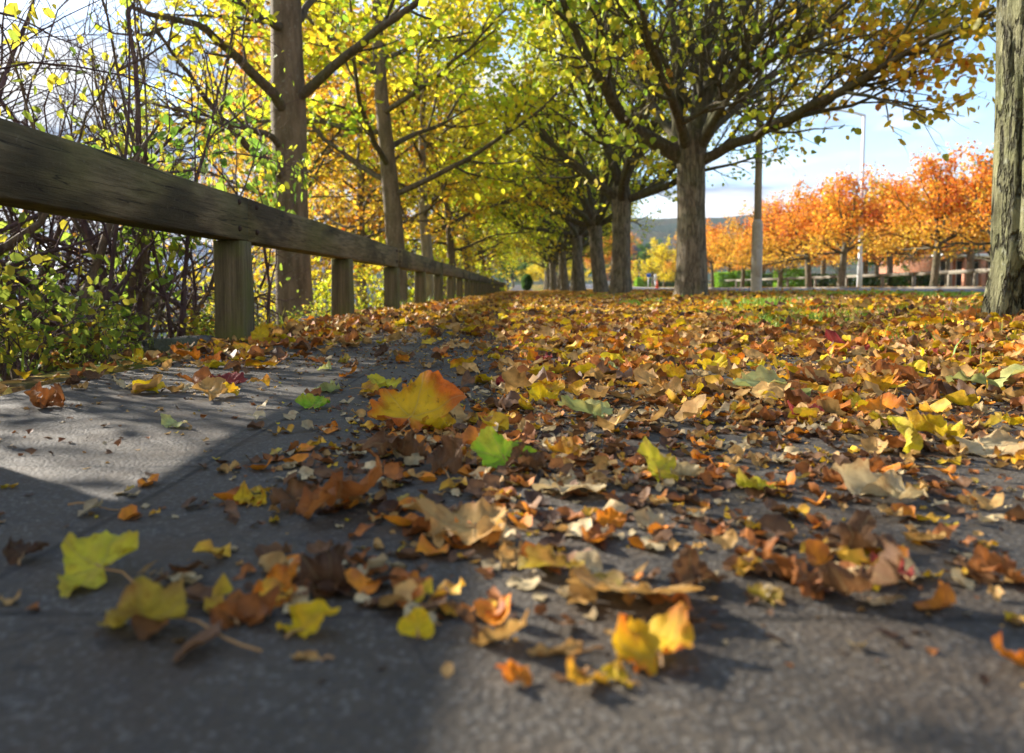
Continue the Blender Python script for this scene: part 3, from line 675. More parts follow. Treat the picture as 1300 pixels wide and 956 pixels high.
for i, (x, y, k, s_) in enumerate([(-3.6, 10.5, 0, .7), (-3.4, 13.2, 1, .8), (-4.2, 15.5, 0, 1.0), (-3.2, 18.5, 1, .9), (-3.0, 22, 1, 1.3), (-2.8, 28, 0, 1.4), (-2.9, 34, 1, 1.6), (-3.0, 41, 1, 1.7), (-2.8, 49, 0, 1.7)]):
    place_tree(pY[k], 'golden_shrub', f"{ORD[i]} {'yellow green' if k else 'golden'} shrub behind the fence posts, counted from the camera", 'shrub', (x, y, gz(x, y)-.05), rz=i*2.1, scale=s_, group='golden shrubs on the bank')
# low leafy growth right behind the fence
pU = shrub(251, 7, .5, 4, pal=[(.10, .18, .02, .3), (.24, .3, .03, .3), (.5, .42, .03, .2), (.4, .17, .03, .2)], leaf=.036, thick=.006, lev=[(6, .28, R(45), -.02, 4, 3, .2), (4, .14, R(40), -.02, 3, 3, .2)])
for i, (x, y, s_, lab) in enumerate([(-1.52, 2.25, .95, 'low yellowing weed under the rail near the left path edge'), (-1.5, 2.72, .7, 'small leafy weed just before the first fence post'), (-1.55, 3.9, .8, 'low leafy weed between the first and second fence posts'), (-1.6, 5.7, .7, 'low weed between the second and third fence posts')]):
    place_tree(pU, 'weed', lab, 'weed', (x, y, gz(x, y)-.03), rz=.2*i, scale=s_, group='weeds behind the fence')
# ------------------------------------------------------------------ fence
fence = thing('knee_rail_fence', 'weathered timber knee rail fence on square posts along the left path edge', 'fence', (-1.12, 0, 0))
MAT_BOLT = plain('rusty_bolt', (.06, .035, .022), .8, .3, 80)
PD = [1.2+1.9*i for i in range(31)]; FX = -1.12
def fbox(name, mat, x0, x1, y0, y1, z0, z1, b, seed):
    rnd = random.Random(seed)
    mb = MB(); n = 14 if name == 'rail' else 8
    k0 = [(x0+b, z0), (x1-b, z0), (x1, z0+b), (x1, z1-b), (x1-b, z1), (x0+b, z1), (x0, z1-b), (x0, z0+b)]
    V = []; fs = []
    for i in range(n+1):
        t = i/n
        for j, (a, c) in enumerate(k0):
            if name == 'rail':
                yy = y0+(y1-y0)*t; w = .004*mn.noise(Vector((yy*1.3, j*3.1, seed)))
                V.append((a+w, yy, c+.0045*mn.noise(Vector((yy*.9, seed, 7)))+w))
            else:
                zz = z0+(z1-z0)*t; w = .004*mn.noise(Vector((zz*4, j*3.1, seed)))
                V.append((a+w, y0+(c-x0)+w if False else a, zz))
    for i in range(n):
        for j in range(8):
            jj = (j+1) % 8; fs.append((i*8+j, i*8+jj, (i+1)*8+jj, (i+1)*8+j))
    fs += [tuple(range(7, -1, -1)), tuple(range(n*8, n*8+8))]
    mb.add(V, fs); return mb
def fpost(y, seed):
    h = .057; b = .007; mb = MB(); V = []; fs = []; n = 9
    k0 = [(-h+b, -h), (h-b, -h), (h, -h+b), (h, h-b), (h-b, h), (-h+b, h), (-h, h-b), (-h, -h+b)]
    z0, z1 = gz(FX-.15, y)-.35, .402+0
    for i in range(n+1):
        z = z0+(z1-z0)*i/n; tap = 1+.10*(1-i/n)
        for j, (a, c) in enumerate(k0):
            w = .004*mn.noise(Vector((z*4, j*2.3, seed))); V.append((a*tap+w, c*tap+w, z))
    for i in range(n):
        for j in range(8):
            jj = (j+1) % 8; fs.append((i*8+j, i*8+jj, (i+1)*8+jj, (i+1)*8+j))
    fs += [tuple(range(7, -1, -1)), tuple(range(n*8, n*8+8))]
    mb.add(V, fs); rnd = random.Random(seed)
    o = mb.build('post', MAT_POST, fence); o.location = (rnd.uniform(-.006, .006), y, 0); o.rotation_euler = (0, 0, rnd.uniform(-.06, .06)); return o
for i, y in enumerate(PD): fpost(y, i+.37)
zr = lambda y: 0.
ends = [-1.7, 3.12]+[3.12+3.8*k for k in range(1, 15)]
for i in range(len(ends)-1):
    a, b_ = ends[i]+.002, ends[i+1]-.003; z = zr((a+b_)/2)
    mb = fbox('rail', MAT_WOOD, -.052, .052, a, b_, .404, .570, .005, i*5.3+1)
    if i == 0: mb.V[0][:, 2] += 0
    o = mb.build('rail', MAT_WOOD, fence); o.location = (0, 0, z)

for (by, bz) in ((3.02, .545), (3.02, .445), (3.22, .545), (3.22, .445), (6.84, .54), (6.84, .45), (7.0, .54), (7.0, .45)):
    mb = MB(); mb.tube([(-FX*0+.049, 0, 0), (.057, 0, 0), (.062, 0, 0)], [.011, .011, .006], 8); o = mb.build('bolt', MAT_BOLT, fence); o.location = (0, by, bz)
# rubble at the foot of the posts
def rock(name, label, loc, sc, seed, mat):
    n = 22; V = []; fs = []
    for i in range(n+1):
        for j in range(n*2):
            a = math.pi*i/n; t = TAU*j/(n*2)
            p = Vector((math.sin(a)*math.cos(t), math.sin(a)*math.sin(t), math.cos(a)))
            r = 1+.35*mn.noise(p*1.3+Vector((seed, 0, 0)))+.18*mn.noise(p*4+Vector((seed, 0, 0)))+.07*mn.noise(p*11)
            V.append((p.x*r*sc[0], p.y*r*sc[1], p.z*r*sc[2]))
    m2 = n*2
    for i in range(n):
        for j in range(m2):
            fs.append((i*m2+j, (i+1)*m2+j, (i+1)*m2+(j+1) % m2, i*m2+(j+1) % m2))
    mb = MB(); mb.add(V, fs); o = mb.build(name, mat, None, True, label=label, category='stone'); o.location = loc; return o
MAT_STONE = bark('mossy_stone', (.05, .045, .038), (.13, .12, .10), mossy=.7, vs=5)
rock('mossy_stone', 'low mossy lump of broken kerb at the foot of the first fence post', (-1.27, 2.98, -.01), (.17, .11, .05), 3, MAT_STONE)
rock('mossy_stone', 'smaller dark mossy lump at the foot of the second fence post', (-1.26, 4.82, .0), (.12, .09, .045), 8, MAT_STONE)

# ------------------------------------------------------------------ poles and signs
MAT_COL = plain('lamp_column_concrete', (.55, .48, .38), .75, .25, 14)
MAT_GALV = plain('galvanised_steel', (.45, .46, .47), .45, .12, 20, .5, .4)
MAT_LAMP = plain('pale_lamp_paint', (.72, .74, .76), .5, .06, 6)
MAT_WHITE = plain('white_paint', (.78, .78, .76), .5, .06, 6)
MAT_BLUE = plain('sign_blue', (.02, .12, .55), .4, .05, 6)
MAT_RED = plain('sign_red', (.6, .03, .02), .4, .05, 6)
MAT_YEL = plain('sign_yellow', (.75, .5, .03), .4, .05, 6)
MAT_BLK = plain('sign_black', (.02, .02, .02), .5, .05, 6)
p = at(960, 371, 15.2); z0 = gz(p[0], 15.2)
t = thing('lamp_column', 'thick grey lamp column with wide base section right of the forked tree', 'lamp post', (p[0], 15.2, z0))
b = MB(); b.tube([(0, 0, -.2), (0, 0, .05), (0, 0, 1.3), (0, 0, 1.36), (0, 0, 1.42)], [.105, .103, .1, .098, .07], 24); b.build('base_section', MAT_COL, t, True)
b = MB(); b.tube([(0, 0, 1.40), (0, 0, 4), (0, 0, 7.6), (.15, 0, 7.95), (.6, 0, 8.15), (1.3, 0, 8.2)], [.069, .062, .05, .045, .04, .035], 18); b.build('shaft', MAT_COL, t, True)
b = MB(); b.box(-.045, .045, -.112, -.098, .35, .85, .004); b.build('access_door', MAT_COL, t)
b = MB(); b.box(1.2, 1.85, -.12, .12, 8.13, 8.27, .03); b.build('lantern', MAT_GALV, t)
p = at(1091, 362, 36); z0 = gz(p[0], 36)
t = thing('street_lamp', 'slim pale street lamp with a left pointing arm before the orange trees', 'street lamp', (p[0], 36, z0))
b = MB(); b.tube([(0, 0, -.2), (0, 0, 1.2), (0, 0, 1.25), (0, 0, 7.65)], [.12, .11, .09, .07], 14); b.build('pole', MAT_LAMP, t, True)
b = MB(); b.tube([(0, 0, 7.6), (-.35, 0, 7.72), (-1.15, 0, 7.86)], [.06, .05, .05], 10); b.build('arm', MAT_LAMP, t, True)
b = MB(); b.tube([(-1.05, 0, 7.86), (-1.2, 0, 7.88), (-1.5, 0, 7.92), (-1.7, 0, 7.93)], [.04, .09, .1, .03], 12); b.build('lantern', MAT_GALV, t, True)
# warning triangle with blue plate
D = 58; p = at(756, 362, D); z0 = gz(p[0], D)
t = thing('road_sign', 'triangular red bordered warning sign under a blue plate between avenue trunks', 'road sign', (p[0], D, z0))
b = MB(); b.tube([(0, 0, -.1), (0, 0, 2.9)], .04, 10); b.build('pole', MAT_GALV, t, True)
def tri(b, r, y, cz, th=.01):
    a = [(r*math.sin(k*TAU/3), cz+r*math.cos(k*TAU/3)) for k in range(3)]
    V = [(x, y, z) for x, z in a]+[(x, y+th, z) for x, z in a]
    b.add(V, [(0, 1, 2), (5, 4, 3), (0, 3, 4, 1), (1, 4, 5, 2), (2, 5, 3, 0)])
b = MB(); tri(b, .42, -.055, 1.95); b.build('border', MAT_RED, t)
b = MB(); tri(b, .29, -.062, 1.95, .005); b.build('face', MAT_WHITE, t)
b = MB(); b.box(-.03, .03, -.068, -.064, 1.86, 2.06); b.box(-.1, .03, -.068, -.064, 1.93, 1.97); b.build('symbol', MAT_BLK, t)
b = MB(); b.box(-.3, .3, -.06, -.045, 2.45, 2.85, .005); b.build('blue_plate', MAT_BLUE, t)
# blue disc sign
D = 70; p = at(714.5, 364, D); z0 = gz(p[0], D)
t = thing('disc_sign', 'round blue sign below a pale plate, between dark avenue trunks', 'road sign', (p[0], D, z0))
b = MB(); b.tube([(0, 0, -.1), (0, 0, 1.9)], .05, 10); b.build('pole', MAT_BLUE, t, True)
b = MB(); b.tube([(0, -.07, 1.25), (0, -.055, 1.25)], .24, 20); b.build('disc', MAT_BLUE, t)
b = MB(); b.box(-.2, .2, -.07, -.055, 1.55, 1.85, .004); b.build('plate', MAT_WHITE, t)
# small board, keep left post, blue sign and cone by the junction
D = 42; p = at(773, 372, D); z0 = gz(p[0], D)-.1
t = thing('notice_board', 'low white board with blue and yellow panels between two avenue trunks', 'sign', (p[0], D, z0))
b = MB(); b.box(-.28, .28, 0, .03, .08, .58, .005); b.build('board', MAT_WHITE, t)
b = MB(); b.box(-.25, -.09, -.008, -.002, .1, .5); b.build('blue_panel', MAT_BLUE, t)
b = MB(); b.tube([(.08, -.01, .28), (.08, -.003, .28)], .09, 16); b.build('yellow_panel', MAT_YEL, t)
for sx in (-.2, .2):
    b = MB(); b.box(sx-.02, sx+.02, .034, .06, -.2, .5); b.build('leg', MAT_GALV, t)
D = 78; p = at(823, 366, D); z0 = gz(p[0], D)
t = thing('direction_sign', 'small dark blue sign on a pale post at the road junction', 'road sign', (p[0], D, z0))
b = MB(); b.tube([(0, 0, -.1), (0, 0, 1.5)], .05, 10); b.build('pole', MAT_WHITE, t, True)
b = MB(); b.box(-.22, .22, -.07, -.055, 1.1, 1.45, .004); b.build('plate', MAT_BLUE, t)
D = 74; p = at(832, 368, D); z0 = gz(p[0], D)
t = thing('keep_left_post', 'white topped bollard post with grey foot beside the orange cone', 'bollard', (p[0], D, z0))
b = MB(); b.tube([(0, 0, 0), (0, 0, .75)], .07, 12); b.build('foot', MAT_GALV, t, True)
b = MB(); b.box(-.12, .12, -.06, .06, .74, 1.35, .03); b.build('panel', MAT_WHITE, t)
p = at(834.3, 370, 66); z0 = float(road_z(p[0], 66)) if 6.4 < p[0] < 12.2 else gz(p[0], 66)
t = thing('traffic_cone', 'orange traffic cone on the road by the white topped bollard', 'cone', (p[0], 66, z0))
MAT_CONE = plain('cone_orange', (.75, .13, .04), .5, .05, 6)
b = MB(); b.tube([(0, 0, .03), (0, 0, .7)], [.13, .03], 16); b.build('body', MAT_CONE, t, True)
b = MB(); b.box(-.18, .18, -.18, .18, .0, .028, .005); b.build('base', MAT_CONE, t)
# knee rail across the road
t = thing('pale_rail_fence', 'pale knee rail fence along the far side of the road', 'fence', (0, 0, 0))
MAT_PALE = plain('pale_timber', (.24, .21, .16), .8, .25, 12)
fp = [(1275, 26.5), (1238, 28.5), (1205, 31), (1160, 34.5), (1120, 38), (1075, 42), (1035, 46.5), (1000, 51), (965, 56.5), (935, 62.5), (905, 70), (880, 78)]
prev = None
for px, D in fp:
    x = at(px, 364, D)[0]; z = gz(x, D)
    b = MB(); b.box(x-.06, x+.06, D-.06, D+.06, z-.2, z+.5, .008); b.build('post', MAT_PALE, t)
    if prev is not None:
        b = MB(); x0, y0, z0 = prev; V = []
        dx, dy = x-x0, D-y0; L = math.hypot(dx, dy); nx, ny = -dy/L*.05, dx/L*.05
        for (qx, qy, qz) in ((x0, y0, z0), (x, D, z)):
            for sgn in (1, -1):
                for zz in (.503, .65): V.append((qx+sgn*nx, qy+sgn*ny, qz+zz))
        b.add(V, [(0, 1, 3, 2), (4, 6, 7, 5), (0, 4, 5, 1), (2, 3, 7, 6), (1, 5, 7, 3), (0, 2, 6, 4)]); b.build('rail', MAT_PALE, t)
    prev = (x, D, z)

# ------------------------------------------------------------------ hedges
def hedge(name, label, x0, x1, y0, y1, z0, z1, seed, pal, rnd=.0):
    t = thing(name, label, 'hedge' if 'hedge' in name else 'bush', ((x0+x1)/2, (y0+y1)/2, z0))
    rg = np.random.default_rng(seed); n = int(9000*min(1, (x1-x0)*(z1-z0)/6+.25))
    hx, hy, h = (x1-x0)/2, (y1-y0)/2, z1-z0
    P = rg.uniform(-1, 1, (n, 3)); ax = rg.integers(0, 3, n); sg = np.where(rg.random(n) < .5, -1, 1)
    if rnd: P = P/np.linalg.norm(P, axis=1)[:, None]*rg.uniform(.75, 1, (n, 1))
    else: P[np.arange(n), ax] = sg*rg.uniform(.88, 1.02, n)
    P = P*np.array([hx, hy, h/2])+np.array([0, 0, h/2]); q = [np.stack([a, a+np.array([0, 0, .05])]) for a in P]
    V, Fq, C = leaf_cloud(q, 1, .09, pal, seed, droop=-.2, spread=.03, wide=.5)
    link('foliage', mesh_np('foliage', V, [Fq], [MAT_LEAF], cols=C), t)
    b = MB(); k = .8
    if rnd:
        b.tube([(0, 0, 0), (0, 0, h*.5)], [.06, .03], 8)
        for a in range(6): b.tube([(0, 0, h*.1), (hx*.7*math.cos(a), hy*.7*math.sin(a), h*.8)], [.03, .01], 5)
    else:
        for a in range(int((x1-x0)/.5)+1): 
            xx = -hx*.9+a*.5; b.tube([(xx, 0, -.1), (xx+.05, .05, h*.5), (xx-.05, 0, h*.85)], [.04, .03, .01], 6)
            b.tube([(xx, 0, h*.3), (xx+.2, -hy*.6, h*.7)], [.02, .008], 5); b.tube([(xx, 0, h*.3), (xx-.15, hy*.6, h*.7)], [.02, .008], 5)
    b.build('stem', MAT_STEM, t)
PAL_H = [(.16, .34, .02, .5), (.26, .5, .03, .5)]
for (a, c, D, yt, lab) in ((912, 932, 66, 347, 'small bright green clipped hedge left of the orange tree bole'), (936, 958, 66, 345, 'bright green clipped hedge directly behind the thick lamp column'), (992, 1024, 53, 343, 'long bright green clipped hedge between two orange tree boles'), (1100, 1150, 42, 351, 'low dark hedge behind the rail right of the slim lamp'), (1034, 1082, 50, 350, 'low dark hedge behind the rail left of the slim lamp'), (1152, 1192, 40, 349, 'low dark hedge behind the rail left of the brick building'), (958, 990, 64, 349, 'low dark hedge right of the thick lamp column'), (808, 826, 88, 353, 'green clipped hedge beyond the junction, left of the bollard'), (836, 858, 92, 352, 'dark green hedge beyond the junction, right of the bollard')):
    x0, x1 = at(a, 360, D)[0], at(c, 360, D)[0]; z = gz((x0+x1)/2, D)
    hedge('hedge', lab, x0, x1, D, D+1.6, z, at(a, yt, D)[2], int(a), PAL_H if a not in (1100, 836, 1034, 1152, 958) else PAL_G)
hedge('round_bush', 'round dark green bush beside the path at the far end of the fence', .0, .8, 59, 60, gz(.4, 59.5), gz(.4, 59.5)+1.25, 5, PAL_G, rnd=1)

# ------------------------------------------------------------------ buildings
def brick_mat():
    m = M('red_brick'); p = m.pos((1, 1, 1)); sx = m.n('ShaderNodeSeparateXYZ'); m.l(p, sx.inputs[0]); cb = m.n('ShaderNodeCombineXYZ')
    m.l(m.math('ADD', sx.outputs['X'], sx.outputs['Y']), cb.inputs[0]); m.l(sx.outputs['Z'], cb.inputs[1])
    br = m.n('ShaderNodeTexBrick', i_Scale=1.); br.inputs['Brick Width'].default_value = .225; br.inputs['Row Height'].default_value = .075; br.inputs['Mortar Size'].default_value = .008
    br.inputs['Color1'].default_value = (.42, .13, .06, 1); br.inputs['Color2'].default_value = (.5, .19, .09, 1); br.inputs['Mortar'].default_value = (.4, .34, .28, 1); m.l(cb.outputs[0], br.inputs['Vector'])
    return m.fin(br.outputs['Color'], .85, m.bump(br.outputs['Fac'], -.3, .01))
MAT_BRICK = brick_mat()
MAT_GLASS = plain('window_glass', (.02, .03, .04), .08, .1, 3, .8)
MAT_ROOF = plain('roof_slate', (.09, .085, .09), .7, .2, 6)
D = 62; x0 = at(1200, 360, D)[0]; x1 = at(1345, 360, D)[0]; z0 = gz(36, D)
t = thing('brick_building', 'long red brick building with columns and dark openings behind the orange trees', 'building', (x0, D, z0))
W = x1-x0; Hh = 6.2
b = MB(); b.box(0, W, 2.0, 12, -.3, Hh); b.build('wall', MAT_BRICK, t)
b = MB(); b.box(-.3, W+.3, 1.7, 12.3, Hh+.003, Hh+.35, .02); b.build('roof', MAT_ROOF, t)
b = MB(); b.box(-.1, W+.1, .0, 1.997, 2.35, 2.62, .01); b.build('lintel', MAT_WHITE, t)
nb_ = 7
for k in range(nb_):
    xx = .4+k*(W-1)/(nb_-1); b = MB(); b.box(xx-.18, xx+.18, .15, .5, -.3, 2.347, .01); b.build('column', MAT_BRICK, t)
for k in range(nb_-1):
    xx = .4+(k+.5)*(W-1)/(nb_-1); b = MB(); b.box(xx-.45, xx+.45, 1.95, 1.997, .1, 2.1); o = b.build('window', MAT_GLASS, t)
    b = MB(); b.box(xx-.5, xx-.452, 1.93, 1.996, .05, 2.15); b.box(xx+.452, xx+.5, 1.93, 1.996, .05, 2.15); b.box(xx-.02, xx+.02, 1.92, 1.947, .1, 2.1); b.build('frame', MAT_WHITE, o)
    b = MB(); b.box(xx-.5, xx+.5, 1.95, 1.998, 3.5, 4.9); o = b.build('window', MAT_GLASS, t)
    b = MB(); b.box(xx-.56, xx-.502, 1.93, 1.996, 3.44, 4.96); b.box(xx+.502, xx+.56, 1.93, 1.996, 3.44, 4.96); b.box(xx-.02, xx+.02, 1.92, 1.947, 3.5, 4.9); b.build('frame', MAT_WHITE, o)
# house glimpsed between trunks
def house(x, y, w, d, h, label, rot=0):
    z = gz(x, y); t = thing('brick_house', label, 'house', (x, y, z), rz=rot)
    b = MB(); b.box(-w/2, w/2, -d/2, d/2, -.5, h); b.build('wall', MAT_BRICK, t)
    b = MB(); e = .3; V = [(-w/2-e, -d/2-e, h+.01), (w/2+e, -d/2-e, h+.01), (w/2+e, d/2+e, h+.01), (-w/2-e, d/2+e, h+.01), (-w/2-e, 0, h+2), (w/2+e, 0, h+2)]
    b.add(V, [(0, 1, 5, 4), (2, 3, 4, 5), (0, 4, 3), (1, 2, 5), (0, 3, 2, 1)]); r = b.build('roof', MAT_ROOF, t)
    b = MB(); b.box(w*.3, w*.3+.6, -.3, .3, h+1.2, h+2.7); b.build('chimney', MAT_BRICK, r)
    for xx in (-w*.28, w*.28):
        for zz in (.9, 3.4):
            if zz+1.2 < h:
                b = MB(); b.box(xx-.55, xx+.55, -d/2-.03, -d/2-.003, zz, zz+1.2); o = b.build('window', MAT_GLASS, t)
                b = MB(); b.box(xx-.62, xx+.62, -d/2-.06, -d/2-.002, zz-.08, zz-.003); b.box(xx-.03, xx+.03, -d/2-.05, -d/2-.032, zz, zz+1.2); b.build('frame', MAT_WHITE, o)
    b = MB(); b.box(-.45, .45, -d/2-.04, -d/2-.003, 0, 2.0); b.build('door', MAT_WHITE, t)
house(19, 150, 9, 7, 5.2, 'distant brick house glimpsed between the third and fourth right-hand trunks')
# pale sheds down the bank
def shed_mat(name, col):
    m = M(name); p = m.pos(); wv = m.n('ShaderNodeTexWave', wave_type='BANDS', bands_direction='X', i_Scale=3.3); m.l(p, wv.inputs['Vector'])
    nz = m.noise(p, .5, 5); c = m.mix(nz, col, tuple(x*.8 for x in col)); return m.fin(c, .45, m.bump(wv.outputs['Fac'], .4, .04), .5)
MAT_SHEDW = shed_mat('shed_cladding', (.42, .52, .66)); MAT_SHEDR = shed_mat('shed_roof_sheet', (.66, .70, .78)); MAT_DARK = plain('shed_dark_band', (.12, .14, .17), .6)
for (x0, x1, y0, y1, zb, zw, zr_, lab) in ((-52, -13.6, 44, 58, -3.2, -1.3, .25, 'nearest pale blue shed roof seen low through the fence'), (-60, -15.5, 63, 77, -3.2, .5, 2.7, 'middle pale blue shed seen through the fence, taller than the nearest'), (-75, -19, 84, 104, -3.2, 3.2, 5.4, 'farthest pale shed, its roof just under the rail')):
    t = thing('industrial_shed', lab, 'building', (0, 0, 0), group='sheds beyond the bank')
    b = MB(); b.box(x0, x1, y0, y1, zb, zw); b.build('wall', MAT_SHEDW, t)
    ym = (y0+y1)/2; e = .3
    b = MB(); b.add([(x0-e, y0-e, zw+.01), (x1+e, y0-e, zw+.01), (x1+e, y1+e, zw+.01), (x0-e, y1+e, zw+.01), (x0-e, ym, zr_), (x1+e, ym, zr_)], [(0, 1, 5, 4), (2, 3, 4, 5), (0, 4, 3), (1, 2, 5), (0, 3, 2, 1)]); b.build('roof', MAT_SHEDR, t)
    b = MB(); b.box(x0, x1, y0-.32, y0-.002, zw-.35, zw-.003); b.build('eaves_shadow_band', MAT_DARK, t)  # dark strip along the eaves, coloured to stand for the roof's shadow line

# ------------------------------------------------------------------ grass
def grass(name, lab, pts, h, pal, seed):
    rg = np.random.default_rng(seed); n = len(pts)
    P = np.stack([pts[:, 0], pts[:, 1], ground(pts[:, 0], pts[:, 1])-.005], -1)
    a = rg.uniform(0, TAU, n); hh = h*rg.uniform(.5, 1.4, n); w = .0022+.02*hh*rg.uniform(.6, 1.2, n)
    w = w*np.clip(pts[:, 1]/5, 1, 3)
    ln = rg.normal(0, .35, (n, 2))
    s = np.stack([np.cos(a), np.sin(a), 0*a], -1)*w[:, None]
    m_ = P+np.stack([ln[:, 0]*hh*.35, ln[:, 1]*hh*.35, hh*.6], -1); tp = P+np.stack([ln[:, 0]*hh, ln[:, 1]*hh, hh], -1)
    V = np.stack([P-s, P+s, m_+s*.7, m_-s*.7, tp], 1).reshape(-1, 3); b = np.arange(n)[:, None]*5
    C = np.array(pal)[rg.integers(0, len(pal), n)]*rg.uniform(.7, 1.2, (n, 1)); C = np.repeat(C, 5, 0)
    return link(name, mesh_np(name, V, [b+np.array([[0, 1, 2, 3]]), b+np.array([[3, 2, 4]])], [MAT_GRASS], cols=C), kind='stuff', label=lab, category='grass')
def scatter(n, x0, x1, y0, y1, wf, rg, power=1.):
    out = []; tot = 0
    while tot < n:
        u = rg.random((n, 2)); X = x0+(x1-x0)*u[:, 0]; Y = y0+(y1-y0)*u[:, 1]**power
        k = rg.random(n) < wf(X, Y); out.append(np.stack([X[k], Y[k]], -1)); tot += k.sum()
    return np.concatenate(out)[:n]
def vnoise(X, Y, s, o=0.): return np.array([mn.noise(Vector((x*s+o, y*s, o))) for x, y in zip(X, Y)])
def green(X, Y):                        # open grassy places in the litter
    w = 0*X
    for a, b_, sx, sy in ((1.45, 4.3, .3, .6), (2.3, 4.0, .4, .3), (2.1, 6.6, .35, .6), (4.8, 9., 1.2, 2.), (5.9, 13, .35, 6.), (1.4, 9.6, .5, .7)): w = w+np.exp(-((X-a)/sx)**2-((Y-b_)/sy)**2)
    return np.clip(w, 0, 1)
G1 = lambda X, Y: np.clip(.06+1.2*(vnoise(X, Y, .8, 3.)-.1)+.9*green(X, Y), .03, 1)*sstep(1.1, 1.3, X)
GP = [(.12, .27, .02), (.18, .36, .03), (.28, .42, .04), (.36, .4, .08)]
grass('verge_grass', 'short green grass showing through the fallen leaves on the verge', scatter(26000, 1.15, 6.2, 1.6, 18, G1, RNG, 1.5), .058, GP, 1)
grass('bank_grass', 'longer yellow green grass on the bank behind the fence', scatter(38000, -7, -1.3, 1.2, 32, lambda X, Y: np.where((Y < 3.2) & (X > -2.2), .12, 1.), RNG, 1.6), .12, [(.2, .3, .03), (.34, .42, .04), (.45, .42, .08), (.14, .22, .03)], 2)

# ------------------------------------------------------------------ fallen leaves
def outline(kind, th):
    """radius for angle th measured from the tip direction (th=0), stalk at pi"""
    a = np.abs((th+math.pi) % TAU-math.pi)
    if kind == 'lobed':
        K = np.radians([0, 9, 22, 33, 44, 54, 66, 80, 92, 104, 118, 135, 158, 180]); V = [1.0, .92, .82, .76, .82, .90, .82, .70, .72, .76, .66, .54, .40, .14]
        r = np.interp(a, K, V)+.06*(1-np.abs((a*4.2) % 1-.35)*1.4)*(a < 2.6)-.02
    elif kind == 'round':
        r = np.interp(a, [0, .25, .6, 1.2, 2.0, 2.7, 3.14], [.82, .72, .66, .62, .62, .60, .34])+.012*np.sin(a*30)
    else:
        r = np.interp(a, [0, .2, .5, 1.0, 1.57, 2.2, 2.8, 3.14], [1.0, .8, .58, .42, .38, .42, .62, .7])
    return r
def leaf_geo(kind, size, seed, curl=.6, crumple=.1, nr=6, na=46, cup=.15, c1=(.6, .45, .03), c2=(.3, .15, .03), edge=.5, fold=None):
    rg = np.random.default_rng(seed); rnd = random.Random(seed)
    th = np.arange(na)/na*TAU; r = outline(kind, th)*(1+rg.normal(0, .025, na))*(1+.16*np.sin(th*2+rnd.uniform(0, 6))+.12*np.sin(th*3+rnd.uniform(0, 6)))
    rings = np.linspace(0, 1, nr+1)[1:]
    P = [np.zeros((1, 2))]; rr = [np.zeros(1)]; tt = [np.zeros(1)]
    for q in rings: P.append(np.stack([np.sin(th)*r*q, np.cos(th)*r*q], -1)); rr.append(np.full(na, q)); tt.append(th)
    P = np.concatenate(P); rr = np.concatenate(rr); tt = np.concatenate(tt)
    x, y = P[:, 0], P[:, 1]; rad = np.hypot(x, y)
    # veins: creases along the lobes
    va = np.radians([0, 54, -54, 104, -104] if kind == 'lobed' else [0, 40, -40, 75, -75])
    dv = np.min([np.abs((tt-a+math.pi) % TAU-math.pi) for a in va], axis=0)
    vein = np.exp(-(dv*rad/.05)**2)*(rad > .02)
    z = (rnd.choice([0, .08, .2, .4]) if fold is None else fold)*np.abs(x)
    loc0 = np.stack([x, y, np.full(len(x), seed*.37)], -1)
    z = z-.05*np.exp(-(dv*rad/.12)**2)*rr
    s = rnd.uniform(0, 50)
    nz = np.array([mn.noise(Vector((a*1.9+s, b*1.9, s))) for a, b in zip(x, y)]); nz2 = np.array([mn.noise(Vector((a*5+s, b*5, s))) for a, b in zip(x, y)])
    z = z+crumple*1.35*(nz*1.1+.45*nz2)*(.3+rr)+cup*rad**2
    z += .08*curl*np.sin(tt*3+s)*rr**2+.055*np.sin(tt*9+s*2+2*np.sin(tt*2+s))*rr**3+.03*np.sin(tt*17+s)*rr**4
    # roll about an axis in the leaf plane
    ax = rnd.uniform(0, math.pi) if kind == 'lobed' else rnd.choice([0, math.pi/2])+rnd.uniform(-.3, .3); ca, sa = math.cos(ax), math.sin(ax)
    u = x*ca+y*sa; v = -x*sa+y*ca
    if curl > .01:
        Rr = 1/(curl*(1.0+.35*v)); u2 = Rr*np.sin(u/Rr)*(1-z/Rr); z = z*np.cos(u/Rr)+Rr*(1-np.cos(u/Rr)); u = u2
    x, y = u*ca-v*sa, u*sa+v*ca
    # stalk is part of every leaf mesh unless built apart
    V = np.stack([x, y, z], -1)*size*.55
    fs3 = np.array([(0, 1+j, 1+(j+1) % na) for j in range(na)]); q = []
    for i in range(nr-1):
        for j in range(na):
            jj = (j+1) % na; q.append((1+i*na+j, 1+(i+1)*na+j, 1+(i+1)*na+jj, 1+i*na+jj))
    c1 = np.array(c1); c2 = np.array(c2)
    m_ = np.clip(edge*(rr**2.2)*1.1+1.3*nz+.7*nz2-.05, 0, 1)[:, None]
    C = c1*(1-m_)+c2*m_; C = C*(1-.1*vein[:, None])
    C = C*(1+.25*nz2[:, None])
    C = np.clip(C, .01, .85)
    root = V[1+(nr-1)*na+na//2]; cen = V[0]
    return V, fs3, np.array(q, int).reshape(-1, 4), C, cen, root, loc0
